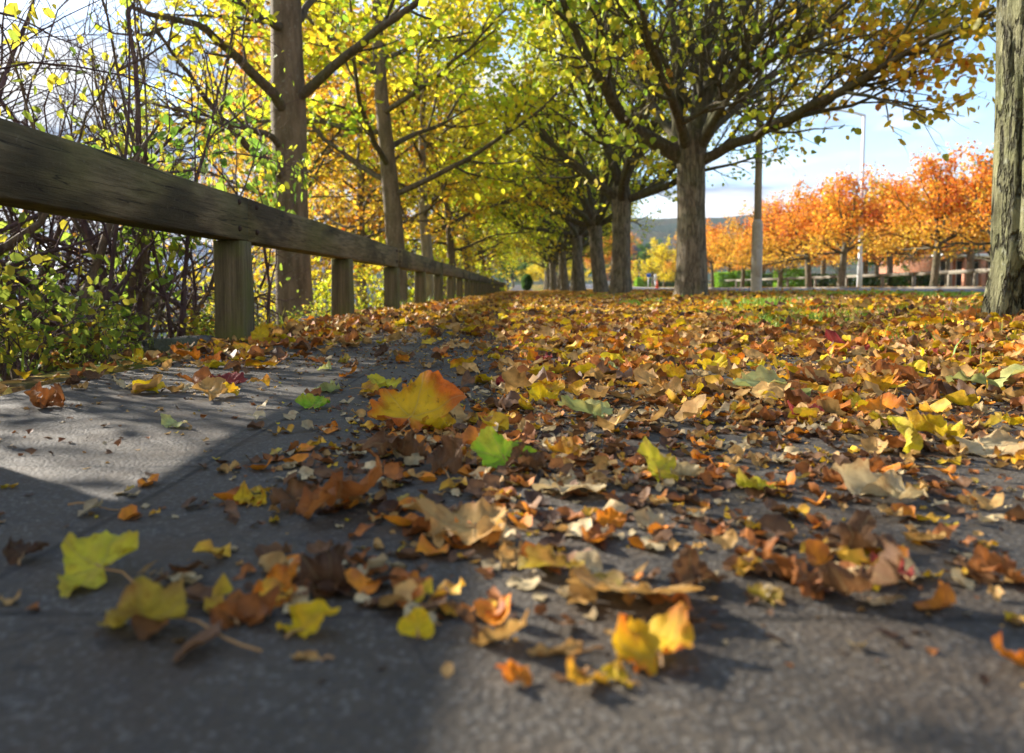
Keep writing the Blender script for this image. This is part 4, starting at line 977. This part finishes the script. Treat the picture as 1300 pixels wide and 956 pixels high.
COLR = {'yellow': ((.78, .54, .02), (.6, .32, .03)), 'bright yellow': ((.85, .62, .02), (.72, .45, .02)), 'yellow green': ((.68, .60, .04), (.5, .36, .04)), 'green': ((.30, .52, .03), (.5, .5, .04)),
  'pale green': ((.50, .55, .20), (.5, .45, .15)), 'tan': ((.66, .40, .13), (.46, .24, .07)), 'cream': ((.66, .52, .28), (.5, .34, .16)), 'brown': ((.24, .12, .05), (.12, .06, .03)), 'dark brown': ((.12, .06, .03), (.07, .035, .02)),
  'rust': ((.46, .17, .04), (.26, .09, .03)), 'orange': ((.84, .30, .02), (.5, .15, .03)), 'golden': ((.82, .46, .03), (.45, .2, .04)), 'red': ((.42, .06, .04), (.22, .03, .03)), 'ochre': ((.55, .42, .06), (.38, .22, .06)), 'orange yellow': ((.80, .50, .02), (.62, .16, .02))}
def eul(rx, ry, rz):
    cx, sx, cy, sy, cz, sz = math.cos(rx), math.sin(rx), math.cos(ry), math.sin(ry), math.cos(rz), math.sin(rz)
    Rx = np.array([[1, 0, 0], [0, cx, -sx], [0, sx, cx]]); Ry = np.array([[cy, 0, sy], [0, 1, 0], [-sy, 0, cy]]); Rz = np.array([[cz, -sz, 0], [sz, cz, 0], [0, 0, 1]])
    return Rz@Ry@Rx
def surf(x, y): return float(path_z(x, y)) if -1.1 < x < 1.08 else gz(x, y)+.004
GROUPL = 'fallen leaves on the path'
def put_leaf(label, x, y, size, kind, col, rot, seed, curl, crumple, lift=0., stalk=True, hi=True, edge=.5, fold=None):
    c1, c2 = COLR[col]
    V, f3, f4, C, cen, root, loc0 = leaf_geo(kind, size, seed, curl, crumple, 8 if hi else 5, 80 if hi else 44, c1=c1, c2=c2, edge=edge, fold=fold)
    Rm = eul(*rot); V = V@Rm.T
    off = np.array([0, 0, -V[:, 2].min()+lift-.001]); V = V+off
    z = surf(x, y); me = mesh_np('fallen_leaf', V, [f3, f4], [MAT_FALL], cols=C, smooth=True)
    at_ = me.attributes.new('lv', 'FLOAT_VECTOR', 'POINT'); at_.data.foreach_set('vector', loc0.astype(np.float32).ravel())
    o = link('fallen_leaf', me, None, (x, y, z), label=label, category='leaf', group=GROUPL)
    if stalk:
        root = Rm@root+off; d = unit(root-(Rm@cen+off)); rnd = random.Random(seed); e = root+d*size*.5*rnd.uniform(.5, .9); e[2] = max(.002, e[2]*.35)
        mid = (root+e)/2+np.array([rnd.gauss(0, .1), rnd.gauss(0, .1), .1])*size*.3; mid[2] = max(mid[2], .003)
        mb = MB(); mb.tube([root-d*size*.12, root, mid, e], [.0006, .0008, .0008, .001], 6, cap=False)
        so = mb.build('stalk', MAT_STALK, o, True)
    return o
MAT_STALK = plain('leaf_stalk', (.45, .25, .09), .6, .2, 60)
# (px, py of the foot, width px, kind, colour, tiltx, tilty, rotz, curl, crumple, label, short name)
H_ = [
 (128, 737, 122, 'lobed', 'yellow green', 12, -34, 60, .5, .10, 'broad yellow green leaf tilted up at the left front corner', 'broad yellow green leaf'),
 (185, 800, 128, 'lobed', 'ochre', 44, 14, 200, 1.1, .22, 'cupped ochre leaf in front of the broad yellow green leaf', None),
 (300, 790, 92, 'lobed', 'rust', 50, 10, 20, 1.2, .25, 'curled rust brown leaf between the ochre and bright yellow leaves', None),
 (386, 804, 88, 'lobed', 'bright yellow', 30, -10, 330, .9, .22, 'small bright yellow crinkled leaf at the lower left', 'crinkled bright yellow leaf'),
 (388, 836, 52, 'oval', 'tan', 6, 5, 80, .6, .08, 'small tan oval leaf just below the crinkled bright yellow leaf', None),
 (415, 750, 92, 'lobed', 'dark brown', 15, 10, 110, 1.0, .3, 'crumpled dark brown leaf above the crinkled bright yellow leaf', None),
 (350, 760, 64, 'lobed', 'orange', 35, -20, 20, 1.0, .25, 'orange brown leaf leaning on the crumpled dark brown leaf', None),
 (530, 806, 58, 'round', 'bright yellow', 70, 0, 10, .3, .06, 'round bright yellow leaf standing on edge near the front', 'round yellow leaf'),
 (572, 780, 46, 'round', 'golden', 40, 20, 70, .7, .15, 'small golden leaf touching the round yellow leaf', None),
 (596, 806, 60, 'lobed', 'brown', 55, -20, 100, .8, .2, 'brown leaf right of the round yellow leaf, tilted up', None),
 (640, 818, 78, 'lobed', 'tan', 55, 18, 200, .6, .15, 'drooping tan brown leaf near the front centre', None),
 (708, 830, 78, 'oval', 'tan', 8, 5, 100, .8, .08, 'long narrow tan leaf lying crossways near the front', 'long narrow tan leaf'),
 (655, 868, 52, 'lobed', 'orange', 48, 10, 30, .8, .2, 'small orange leaf cut by the bottom of the photo', None),
 (742, 868, 70, 'lobed', 'golden', 40, -10, 160, .8, .2, 'golden leaf at the bottom centre', None),
 (785, 866, 62, 'round', 'yellow', 40, 20, 60, .8, .12, 'yellow leaf at the bottom centre right', None),
 (832, 842, 145, 'lobed', 'orange yellow', 22, -8, 10, .9, .22, 'big orange yellow crinkled leaf at the bottom centre right', 'big orange yellow leaf'),
 (798, 762, 165, 'lobed', 'tan', 34, -4, 175, -.35, .07, 'large domed tan leaf with rounded lobes towards the camera', 'large domed tan leaf'),
 (705, 735, 96, 'lobed', 'ochre', 38, 24, 120, .7, .15, 'ochre leaf tilted up left of the large domed tan leaf', None),
 (655, 715, 60, 'lobed', 'tan', 20, -14, 50, .9, .2, 'curled tan leaf left of the tilted ochre leaf', None),
 (880, 745, 80, 'lobed', 'brown', 22, 12, 310, 1.0, .22, 'dark rust leaf tucked under the right of the large domed leaf', None),
 (640, 594, 78, 'lobed', 'green', 62, -14, 30, .35, .06, 'bright green leaf standing tilted at the centre', 'bright green leaf'),
 (602, 676, 165, 'lobed', 'tan', 4, 3, 80, .25, .05, 'wide flat tan leaf seen almost edge on', 'wide flat tan leaf'),
 (522, 545, 118, 'lobed', 'orange yellow', 58, 12, 350, .5, .14, 'big upright leaf, yellow below and red orange above, left of centre', 'big upright orange leaf'),
 (560, 548, 62, 'lobed', 'yellow', 18, 14, 80, .7, .2, 'yellow leaf at the foot of the big upright orange leaf', None),
 (430, 650, 130, 'lobed', 'rust', 22, -6, 260, 1.3, .3, 'long crumpled rust leaf left of the wide flat tan leaf', 'long crumpled rust leaf'),
 (375, 648, 70, 'lobed', 'brown', 22, 16, 30, 1.2, .3, 'crumpled brown leaf joined to the left of the crumpled rust leaf', None),
 (320, 640, 52, 'lobed', 'yellow', 38, 6, 0, .9, .2, 'small yellow leaf left of the crumpled rust leaves', None),
 (738, 622, 112, 'lobed', 'cream', -8, 4, 100, -.4, .06, 'pale cream flat leaf right of the bright green leaf', 'pale cream flat leaf'),
 (836, 610, 78, 'lobed', 'yellow green', 55, 22, 30, .6, .1, 'folded yellow green leaf with a pointed top right of centre', 'folded pointed leaf'),
 (868, 612, 56, 'lobed', 'cream', 35, -22, 200, 1.2, .15, 'curled cream leaf leaning on the folded pointed leaf', None),
 (1050, 578, 46, 'oval', 'yellow', 50, 0, 80, .4, .05, 'small smooth yellow oval leaf alone on bare paving at right', 'small yellow oval leaf'),
 (1150, 578, 82, 'oval', 'yellow green', 70, 10, 20, 1.9, .1, 'yellow green leaf curled into a hook at the right', 'hooked yellow leaf'),
 (1195, 568, 80, 'lobed', 'yellow', 35, 10, 60, .7, .2, 'spotted yellow leaf between the hooked leaf and the arched cream leaf', None),
 (1245, 572, 110, 'lobed', 'cream', -26, 0, 180, -.9, .12, 'arched cream tan leaf near the right edge', 'arched cream leaf'),
 (1285, 588, 60, 'lobed', 'golden', 30, -20, 300, .8, .2, 'golden leaf against the right edge beside the arched cream leaf', None),
 (1118, 528, 84, 'lobed', 'orange', 8, -8, 30, .5, .1, 'flat orange leaf behind the hooked yellow leaf', 'flat orange leaf'),
 (1170, 690, 62, 'lobed', 'tan', 48, 14, 170, .5, .1, 'squarish tan leaf standing up at the right', 'squarish tan leaf'),
 (1090, 756, 130, 'lobed', 'brown', 16, 8, 190, 1.2, .3, 'big crumpled brown leaf on top of the dark pile at right', 'big crumpled brown leaf'),
 (1020, 745, 110, 'lobed', 'rust', 22, -12, 80, 1.0, .28, 'rust leaf at the left of the dark crumpled pile', None),
 (1130, 735, 70, 'lobed', 'red', 48, 10, 20, .9, .2, 'dark red leaf standing in the crumpled pile', None),
 (1070, 700, 96, 'lobed', 'brown', 28, -22, 300, 1.1, .28, 'brown leaf at the back of the crumpled pile', None),
 (978, 765, 54, 'lobed', 'ochre', 16, 10, 40, .7, .15, 'small pale leaf just left of the dark crumpled pile', None),
 (1278, 738, 80, 'lobed', 'rust', 28, -18, 90, .8, .2, 'rust leaf at the right edge halfway down the paving', None),
 (1225, 735, 56, 'oval', 'brown', 12, 10, 60, .8, .15, 'brown leaf left of the rust leaf at the right edge', None),
 (1292, 848, 66, 'lobed', 'orange', 55, 0, 120, .8, .2, 'orange leaf cut by the right edge at the bottom', None),
 (1290, 790, 34, 'round', 'yellow', 42, 0, 10, .6, .1, 'small yellow leaf at the right edge above the cut orange leaf', None),
 (772, 668, 44, 'lobed', 'orange', 60, 14, 350, .6, .1, 'small orange leaf standing right of the wide flat tan leaf', None),
 (1135, 636, 112, 'lobed', 'cream', 14, -6, 80, .7, .18, 'long pale leaf showing its underside at right of centre', 'long pale underside leaf'),
 (965, 627, 62, 'lobed', 'yellow green', 28, 10, 50, .7, .15, 'small yellow green leaf between the folded and the long pale leaves', None),
 (1078, 612, 78, 'lobed', 'rust', 34, 0, 200, 1.1, .25, 'rust curled leaf below the small yellow oval leaf', None),
 (222, 542, 50, 'oval', 'pale green', 14, -14, 60, .5, .06, 'pale green oval leaf lying in the left sun patch', 'pale green oval leaf'),
 (398, 518, 46, 'lobed', 'green', 40, 10, 0, .6, .12, 'small green and yellow leaf left of the big upright orange leaf', None),
 (268, 508, 60, 'lobed', 'tan', 20, 0, 40, .8, .2, 'tan leaf in the sunlit cluster by the first fence post', None),
 (292, 503, 46, 'lobed', 'yellow', 28, 10, 100, .7, .2, 'yellow leaf at the right of the cluster by the first post', None),
 (286, 487, 56, 'lobed', 'red', 6, 5, 10, .4, .08, 'flat pinkish red leaf behind the cluster by the first post', None),
 (240, 497, 36, 'round', 'cream', 35, 0, 10, .4, .1, 'cream leaf at the left of the cluster by the first post', None),
 (58, 518, 74, 'lobed', 'rust', 34, -10, 60, 1.2, .25, 'rust and orange curled leaf at the left path edge', 'curled rust leaf at the left edge'),
 (165, 495, 54, 'oval', 'cream', 6, 6, 80, .6, .1, 'pale leaf with a brown middle near the left path edge', None),
 (330, 437, 36, 'round', 'yellow', 70, 0, 0, .3, .05, 'round yellow leaf standing against the first fence post', None),
 (490, 493, 46, 'lobed', 'yellow green', 20, -10, 60, .5, .1, 'small yellow green leaf behind the big upright orange leaf', None),
 (566, 527, 28, 'round', 'pale green', 22, 0, 20, .3, .05, 'tiny pale leaf touching the right of the big upright orange leaf', None),
 (752, 532, 84, 'lobed', 'pale green', 14, 12, 70, .5, .1, 'pale green leaf behind the pale cream flat leaf', None),
 (688, 512, 50, 'lobed', 'bright yellow', 38, 12, 10, 1.3, .2, 'bright yellow curled leaf behind the bright green leaf', 'bright yellow curled leaf'),
 (668, 522, 44, 'lobed', 'yellow', 26, -12, 90, .9, .15, 'yellow leaf left of the bright yellow curled leaf', None),
 (700, 500, 40, 'lobed', 'orange yellow', 45, 0, 30, 1., .2, 'orange yellow leaf right of the bright yellow curled leaf', None),
 (1080, 446, 62, 'lobed', 'red', 30, -14, 30, .5, .1, 'large dark red leaf standing in the litter in front of the grass', 'large dark red leaf'),
 (905, 473, 44, 'lobed', 'bright yellow', 38, 0, 20, .6, .1, 'bright yellow leaf in the litter right of centre', None),
 (858, 482, 44, 'lobed', 'yellow', 32, 10, 80, .6, .1, 'yellow leaf left of the bright yellow one in the right litter', None),
 (985, 503, 104, 'lobed', 'pale green', 12, -8, 100, .4, .06, 'large pale green leaf lying flat in the right litter', 'large pale green leaf'),
 (1232, 492, 110, 'lobed', 'pale green', 10, -8, 240, .4, .06, 'large pale leaf lying in the litter near the right edge', 'large pale leaf by the right edge'),
 (1022, 532, 54, 'lobed', 'red', 42, 6, 20, .7, .12, 'brownish red upright leaf left of the flat orange leaf', None),
 (1165, 500, 60, 'lobed', 'rust', 32, 0, 50, 1., .2, 'rust leaf left of the large pale leaf by the right edge', None),
 (30, 712, 60, 'lobed', 'dark brown', 18, 0, 20, .9, .2, 'dark brown leaf at the left edge halfway down', None),
 (725, 585, 64, 'lobed', 'golden', 26, 0, 60, 1., .2, 'golden curled leaf behind the pale cream flat leaf', None),
 (672, 598, 70, 'lobed', 'brown', 18, 10, 60, 1.2, .3, 'brown crumpled leaf touching the right of the bright green leaf', None),
 (505, 585, 80, 'lobed', 'brown', 20, -14, 160, 1.3, .3, 'brown leaf in front of the big upright orange leaf', None),
 (560, 600, 90, 'lobed', 'brown', 14, 4, 20, 1.1, .3, 'crumpled brown leaf left of the bright green leaf', None),
]
anchors = []; taken = []
for i, (px, py, w, kind, col, rx, ry, rz, cu, cr, lab, short) in enumerate(H_):
    rv = ray(px, py)
    D = CAMZ*F/(py-HOR)
    for _ in range(4):
        q = at(px, py, D); D = (CAMZ-surf(q[0], q[1]))/(-rv[2]/rv[1]) if rv[2] < 0 else D
    q = at(px, py, D); size = w/F*D
    size = size/(.95 if kind != 'oval' else 1.0)
    put_leaf(lab, q[0], D, size, kind, col, (R(rx*.68 if abs(rx) >= 55 else rx*.4), R(ry*.7), R(rz)), 900+i, cu*1.1, cr, stalk=True, fold=0. if abs(cu) <= .55 or w > 105 else None, edge=.9 if i == 22 else .5)
    taken.append((q[0], D, size))
    if short: anchors.append((q[0], D, short))

def dens(X, Y):
    """fallen leaf cover: bare at near left, thick on the verge and far off"""
    d = sstep(1.6, 3.6, Y)*.75
    right = sstep(-.22, .1, X)*.75*sstep(.7, 1.3, Y)+sstep(.9, 1.3, X)*.4
    left = sstep(-.98, -1.1, X)*.6*sstep(1.4, 3., Y)
    d = np.maximum(np.maximum(d, right), left)
    bare = (1-sstep(.28, .42, np.abs(X+.38)))*(Y < 5)*(Y > 2.2)*.7
    d = d*(1-bare)
    d = d*(1-.75*np.exp(-((X-.28)/.22)**2-((Y-1.15)/.09)**2)-.0)*(1-.8*np.exp(-((X-.5)/.3)**2-((Y-.86)/.06)**2))*(1-.7*np.exp(-((X-.75)/.4)**2-((Y-1.9)/.14)**2))
    d = d*(.62+.38*sstep(1.7, 3., Y))
    d = np.maximum(d, .04)
    return np.clip(d*(.55+1.1*(vnoise(X, Y, 2.3, 9.)+.25)), .0, 1)
# about 220 more single leaves, the ones that show largest
rg = np.random.default_rng(77)
names = list(COLR); wts = np.array([9, 6, 2.5, .8, 2, 22, 9, 20, 8, 15, 12, 14, 3, 6, 8], float); wts /= wts.sum()
cand = scatter(3600, -1.05, 2.6, .5, 4.0, dens, rg, 1.0)
px_ = 662+cand[:, 0]/cand[:, 1]*F
cand = cand[(px_ > 10) & (px_ < 1290)]
cand = cand[np.argsort(cand[:, 1])]
cnt = 0; used = set(); litter_extra = []
def relate(x, y):
    A = sorted(anchors, key=lambda a: math.hypot((a[0]/a[1]-x/y)*1.0, (1/a[1]-1/y)*.25))[:4]
    out = []
    for a in A:
        dx = (x/y-a[0]/a[1])*F; dy = (CAMZ/y-CAMZ/a[1])*F
        if abs(dx) > abs(dy)*1.3: w = 'right of' if dx > 0 else 'left of'
        else: w = 'in front of' if dy > 0 else 'behind'
        dd = math.hypot(dx, dy); near = 'just ' if dd < 70 else ('well ' if dd > 160 else '')
        out.append(f'{near}{w} the {a[2]}')
    return out
for (x, y) in cand:
    if cnt >= 300-len(H_)-2: break
    size = rg.uniform(.028, .075) if y < 1.3 else rg.uniform(.045, .085)
    if any((x-a)**2+(y-b)**2 < (.42*(size+c))**2 for a, b, c in taken): continue
    if y < .62 and rg.random() < .5: continue
    if y < 1.5 and rg.random() < .45: continue
    col = names[rg.choice(len(names), p=wts)]; kind = ['lobed', 'round', 'oval'][rg.choice(3, p=[.62, .2, .18])]
    curl = float(rg.uniform(.15, 1.3)); sz = 'tiny' if size < .04 else ('small' if size < .06 else 'broad')
    st = 'flat' if curl < .5 else ('curled' if curl < 1.0 else 'tightly curled')
    kd = {'lobed': 'lobed', 'round': 'rounded', 'oval': 'narrow'}[kind]
    lab = None
    for rl in relate(x, y):
        l_ = f'{sz} {st} {col} {kd} leaf {rl}'
        if len(l_.split()) <= 16 and l_ not in used: lab = l_; break
    if lab is None: continue
    used.add(lab)
    put_leaf(lab, x, y, size, kind, col, (R(rg.uniform(-9, 18)), R(rg.uniform(-11, 11)), rg.uniform(0, TAU)), 2000+cnt, curl, float(rg.uniform(.08, .3)), stalk=bool(y < 1.8), hi=bool(y < 1.2))
    taken.append((x, y, size)); cnt += 1

LW = np.array([20, 11, 3, .3, 1.2, 27, 10, 7, 2, 6, 13, 34, 1.0, 5, 14], float); LW /= LW.sum()
BW = np.array([2, 1, 0, 0, 0, 24, 5, 30, 12, 18, 6, 14, 1, 2, 3], float); BW /= BW.sum()
# the rest of the leaf litter as one mass
def litter(n, region, wf, seed, nr, na, smin, smax, power, lift, wts=None):
    wts = LW if wts is None else wts; rg = np.random.default_rng(seed); pts = scatter(n, *region, wf, rg, power); Vs = []; F3 = []; F4 = []; Cs = []; base = 0
    protos = []
    for k in range(26):
        col = names[rg.choice(len(names), p=wts)]; kind = ['lobed', 'round', 'oval'][rg.choice(3, p=[.6, .2, .2])]
        protos.append(leaf_geo(kind, 1., seed+k, float(rg.uniform(.1, 1.1)), float(rg.uniform(.1, .32)), nr, na, c1=COLR[col][0], c2=COLR[col][1])[:4])
    pk = rg.integers(0, 26, n)
    for k, (V, f3, f4, C) in enumerate(protos):
        id_ = np.where(pk == k)[0]; m = len(id_)
        if not m: continue
        X, Y = pts[id_, 0], pts[id_, 1]; s = rg.uniform(smin, smax, m)
        Rm = np.stack([eul(rg.uniform(-.35, .4), rg.uniform(-.3, .3), rg.uniform(0, TAU)) for _ in range(m)])
        W = np.einsum('mij,vj->mvi', Rm, V)*s[:, None, None]
        W[:, :, 2] -= W[:, :, 2].min(1)[:, None]; g = np.where((X > -1.1) & (X < 1.05), path_z(X, Y), ground(X, Y))
        rise = lift*rg.random(m)**2*sstep(2, 4, Y)
        W += np.stack([X, Y, g+rise], -1)[:, None]
        nv = len(V); off = base+np.arange(m)[:, None, None]*nv
        Vs.append(W.reshape(-1, 3)); F3.append((f3[None]+off).reshape(-1, 3))
        if len(f4): F4.append((f4[None]+off).reshape(-1, 4))
        Cs.append((C[None]*rg.uniform(.75, 1.2, (m, 1, 1))).reshape(-1, 3)); base += m*nv
    return np.concatenate(Vs), np.concatenate(F3), (np.concatenate(F4) if F4 else np.zeros((0, 4), int)), np.clip(np.concatenate(Cs), 0, .85)
def join(L):
    V = []; A = []; B = []; C = []; b = 0
    for v, f3, f4, c in L: V.append(v); A.append(f3+b); B.append(f4+b); C.append(c); b += len(v)
    return np.concatenate(V), [np.concatenate(A), np.concatenate(B)], np.concatenate(C)
dn = lambda X, Y: np.clip(dens(X, Y)*sstep(.8, 1.6, Y)*(1-.85*green(X, Y)), 0, 1)
fd = lambda X, Y: np.clip(.9-.35*sstep(3.6, 6.2, X)-.85*green(X, Y), 0, 1)*(.6+.8*(vnoise(X, Y, 1.1, 2.)+.3))
CL = [(420, 650, .16, .03), (350, 765, .09, .03), (470, 720, .08, .02), (560, 740, .07, .02), (430, 600, .1, .03), (740, 700, .08, .03), (520, 590, .12, .06), (600, 560, .14, .08), (700, 600, .2, .08), (560, 650, .1, .03), (650, 700, .09, .04), (780, 650, .1, .05), (620, 780, .05, .02), (880, 740, .05, .03), (900, 590, .2, .06), (1080, 600, .12, .05), (1080, 725, .11, .05), (980, 690, .06, .03), (1180, 640, .12, .05), (1000, 520, .3, .12), (820, 520, .3, .14), (660, 530, .2, .12), (1200, 560, .2, .08)]
CLW = []
for px, py, a, b_ in CL:
    d_ = CAMZ*F/(py-HOR); q_ = at(px, py, d_); CLW.append((q_[0], d_, a*1.1, b_*1.6))
def clus(X, Y):
    w = 0*X
    for (a, b_, sx, sy) in CLW: w = w+np.exp(-((X-a)/sx)**2-((Y-b_)/sy)**2)
    return np.clip(w*(.5+1.2*(vnoise(X, Y, 14., 3.)+.3)), 0, 1)
L = [litter(2300, (-.5, 1.6, .45, 2.), clus, 298, 3, 14, .010, .038, 1., .012, wts=BW),
     litter(1500, (-.35, 1.9, .6, 3.2), lambda X, Y: np.clip(2.4*(vnoise(X, Y, 2.6, 9.)+.02), 0, 1)*sstep(-.3, .1, X), 299, 3, 14, .010, .036, .85, .01, wts=BW),
     litter(6800, (-1.2, 3.4, .9, 5.), dn, 300, 3, 22, .04, .092, .9, .035, wts=(LW+BW)/2),
     litter(13000, (-1.25, 6.2, 4.5, 15), fd, 301, 2, 12, .06, .105, .9, .035),
     litter(15000, (-1.3, 6.6, 14, 60), fd, 302, 1, 7, .06, .11, 1.2, .02),
     litter(1400, (-3.5, -1.1, 1.2, 14), lambda X, Y: .5+0*X, 303, 2, 10, .04, .08, 1., .04),
     litter(6000, (12.4, 22, 18, 75), lambda X, Y: .6+0*X, 304, 1, 6, .07, .13, 1., .03),
     litter(500, (6.4, 12.2, 6, 60), lambda X, Y: .2+.8*np.exp(-(np.minimum(X-6.4, 12.2-X)/.4)**2), 305, 1, 7, .05, .1, 1., .0)]
V, FF, C = join(L)
V[:, 2] += np.where((V[:, 0] > 6.45) & (V[:, 0] < 12.15), .045, 0)
link('leaf_litter', mesh_np('leaf_litter', V, FF, [MAT_LITTER], cols=C), kind='stuff', label='carpet of dry brown, orange and yellow leaves over path and verge', category='leaf litter')
# crumbs of broken leaf on the paving
dc = lambda X, Y: np.clip(.09+.25*(vnoise(X, Y, 6., 8.) > .15)+clus(X, Y)+.9*sstep(-.35, .2, X)*(vnoise(X, Y, 3.1, 4.)+.35)+.4*sstep(1.4, 2.5, Y), 0, 1)
V, f3, f4, C = litter(14000, (-1.08, 1.6, .42, 4.), dc, 400, 1, 6, .003, .018, .85, 0., wts=BW)
C = C*.75
link('leaf_crumbs', mesh_np('leaf_crumbs', V, [f3], [MAT_LITTER], cols=C), kind='stuff', label='fine brown crumbs and scraps of broken leaf on the paving', category='leaf crumbs')
# loose twigs
for i, (px, py, L_, a) in enumerate([(268, 835, .09, 150), (120, 655, .05, 5)]):
    D = CAMZ*F/(py-HOR); q = at(px, py, D); mb = MB(); d = np.array([math.cos(R(a)), math.sin(R(a)), 0])
    z = surf(q[0], D); P = [q*[1, 1, 0]+[0, 0, z+.003]+d*L_*(t-.5)+np.array([0, 0, .004*math.sin(t*3+i)])+np.array([-d[1], d[0], 0])*.004*math.sin(t*6) for t in np.linspace(0, 1, 7)]
    mb.tube(P, np.linspace(.0010, .0006, 7), 6)
    mb.build('twig', MAT_STALK, None, True, label=['long thin leaf stalk lying at the bottom left', 'thin dry stalk lying flat across the left paving joint'][i], category='twig')

# ------------------------------------------------------------------ air
hb = MB(); hb.box(-1050, 1350, -60, 1350, -6.5, 120)
hm = bpy.data.materials.new('haze'); hm.use_nodes = True; hn = hm.node_tree; hn.nodes.remove(hn.nodes['Principled BSDF'])
pv = hn.nodes.new('ShaderNodeVolumePrincipled'); pv.inputs['Color'].default_value = (.75, .86, 1, 1); pv.inputs['Density'].default_value = HAZE
hn.links.new(pv.outputs[0], hn.nodes['Material Output'].inputs['Volume'])
if HAZE: hb.build('haze', hm, kind='stuff', label='thin bluish autumn air between the camera and the far hill', category='haze')
# ------------------------------------------------------------------ light
SUN_AZ, SUN_EL = -55, 24          # degrees from straight ahead (left is negative), height
sd = bpy.data.lights.new('sun', 'SUN'); so = bpy.data.objects.new('sun', sd); COL.objects.link(so)
sd.energy = 4.6; sd.angle = R(.8); sd.color = (1, .93, .82)
v = Vector((math.sin(R(SUN_AZ))*math.cos(R(SUN_EL)), math.cos(R(SUN_AZ))*math.cos(R(SUN_EL)), math.sin(R(SUN_EL))))
so.rotation_euler = v.to_track_quat('Z', 'Y').to_euler(); so.location = (-20, 15, 20)
w = bpy.data.worlds.new("World"); S.world = w; w.use_nodes = True
nt = w.node_tree; N = nt.nodes; Lk = nt.links; bg = N['Background']
sky = N.new('ShaderNodeTexSky'); sky.sky_type = 'NISHITA'; sky.sun_disc = False; sky.sun_elevation = R(SUN_EL); sky.sun_rotation = R(SUN_AZ)
sky.air_density = 1.0; sky.dust_density = .6; sky.ozone_density = 2.8
tc = N.new('ShaderNodeTexCoord'); mp = N.new('ShaderNodeMapping'); mp.inputs['Scale'].default_value = (1, 1, 4.5); mp.inputs['Location'].default_value = (3.1, .7, 0)
nz = N.new('ShaderNodeTexNoise'); nz.inputs['Scale'].default_value = 2.8; nz.inputs['Detail'].default_value = 8; nz.inputs['Roughness'].default_value = .58; nz.inputs['Distortion'].default_value = .4
Lk.new(tc.outputs['Generated'], mp.inputs[0]); Lk.new(mp.outputs[0], nz.inputs['Vector'])
sp = N.new('ShaderNodeSeparateXYZ'); Lk.new(tc.outputs['Generated'], sp.inputs[0])
def mth(op, a, b):
    x = N.new('ShaderNodeMath'); x.operation = op
    for i, q in enumerate((a, b)):
        if hasattr(q, 'links'): Lk.new(q, x.inputs[i])
        else: x.inputs[i].default_value = q
    return x.outputs[0]
# more cloud low down and towards the left (sun side)
bias = mth('ADD', mth('MULTIPLY', sp.outputs['Z'], -.62), mth('MULTIPLY', sp.outputs['X'], -.25))
bias = mth('ADD', bias, mth('MAXIMUM', mth('MULTIPLY', sp.outputs['Y'], -.6), 0.))   # unseen cloud added behind the camera to neutralise the fill light
cf = mth('ADD', mth('ADD', nz.outputs['Fac'], bias), .12)
cr = N.new('ShaderNodeValToRGB'); cr.color_ramp.elements[0].position = .40; cr.color_ramp.elements[1].position = .54; Lk.new(cf, cr.inputs[0])
nz2 = N.new('ShaderNodeTexNoise'); nz2.inputs['Scale'].default_value = 5; nz2.inputs['Detail'].default_value = 6; Lk.new(mp.outputs[0], nz2.inputs['Vector'])
cc = N.new('ShaderNodeValToRGB'); cc.color_ramp.elements[0].color = (1.35, 1.7, 2.3, 1); cc.color_ramp.elements[1].color = (3.9, 3.9, 3.95, 1); cc.color_ramp.elements[0].position = .38; cc.color_ramp.elements[1].position = .56; Lk.new(nz2.outputs['Fac'], cc.inputs[0])
mx = N.new('ShaderNodeMix'); mx.data_type = 'RGBA'; Lk.new(cr.outputs[0], mx.inputs[0]); Lk.new(sky.outputs[0], mx.inputs[6]); Lk.new(cc.outputs[0], mx.inputs[7])
Lk.new(mx.outputs[2], bg.inputs[0]); bg.inputs[1].default_value = .105

S.view_settings.view_transform = 'Standard'; S.view_settings.look = 'None'; S.view_settings.gamma = 1; S.view_settings.use_curve_mapping = False
S.view_settings.exposure = 1.72
c = S.cycles
S.render.engine = 'CYCLES'
c.max_bounces = 6; c.diffuse_bounces = 3; c.glossy_bounces = 2; c.transmission_bounces = 4; c.transparent_max_bounces = 4
c.use_denoising = True; c.sample_clamp_indirect = 6; c.caustics_reflective = False; c.caustics_refractive = False
c.use_adaptive_sampling = True; c.adaptive_threshold = .02
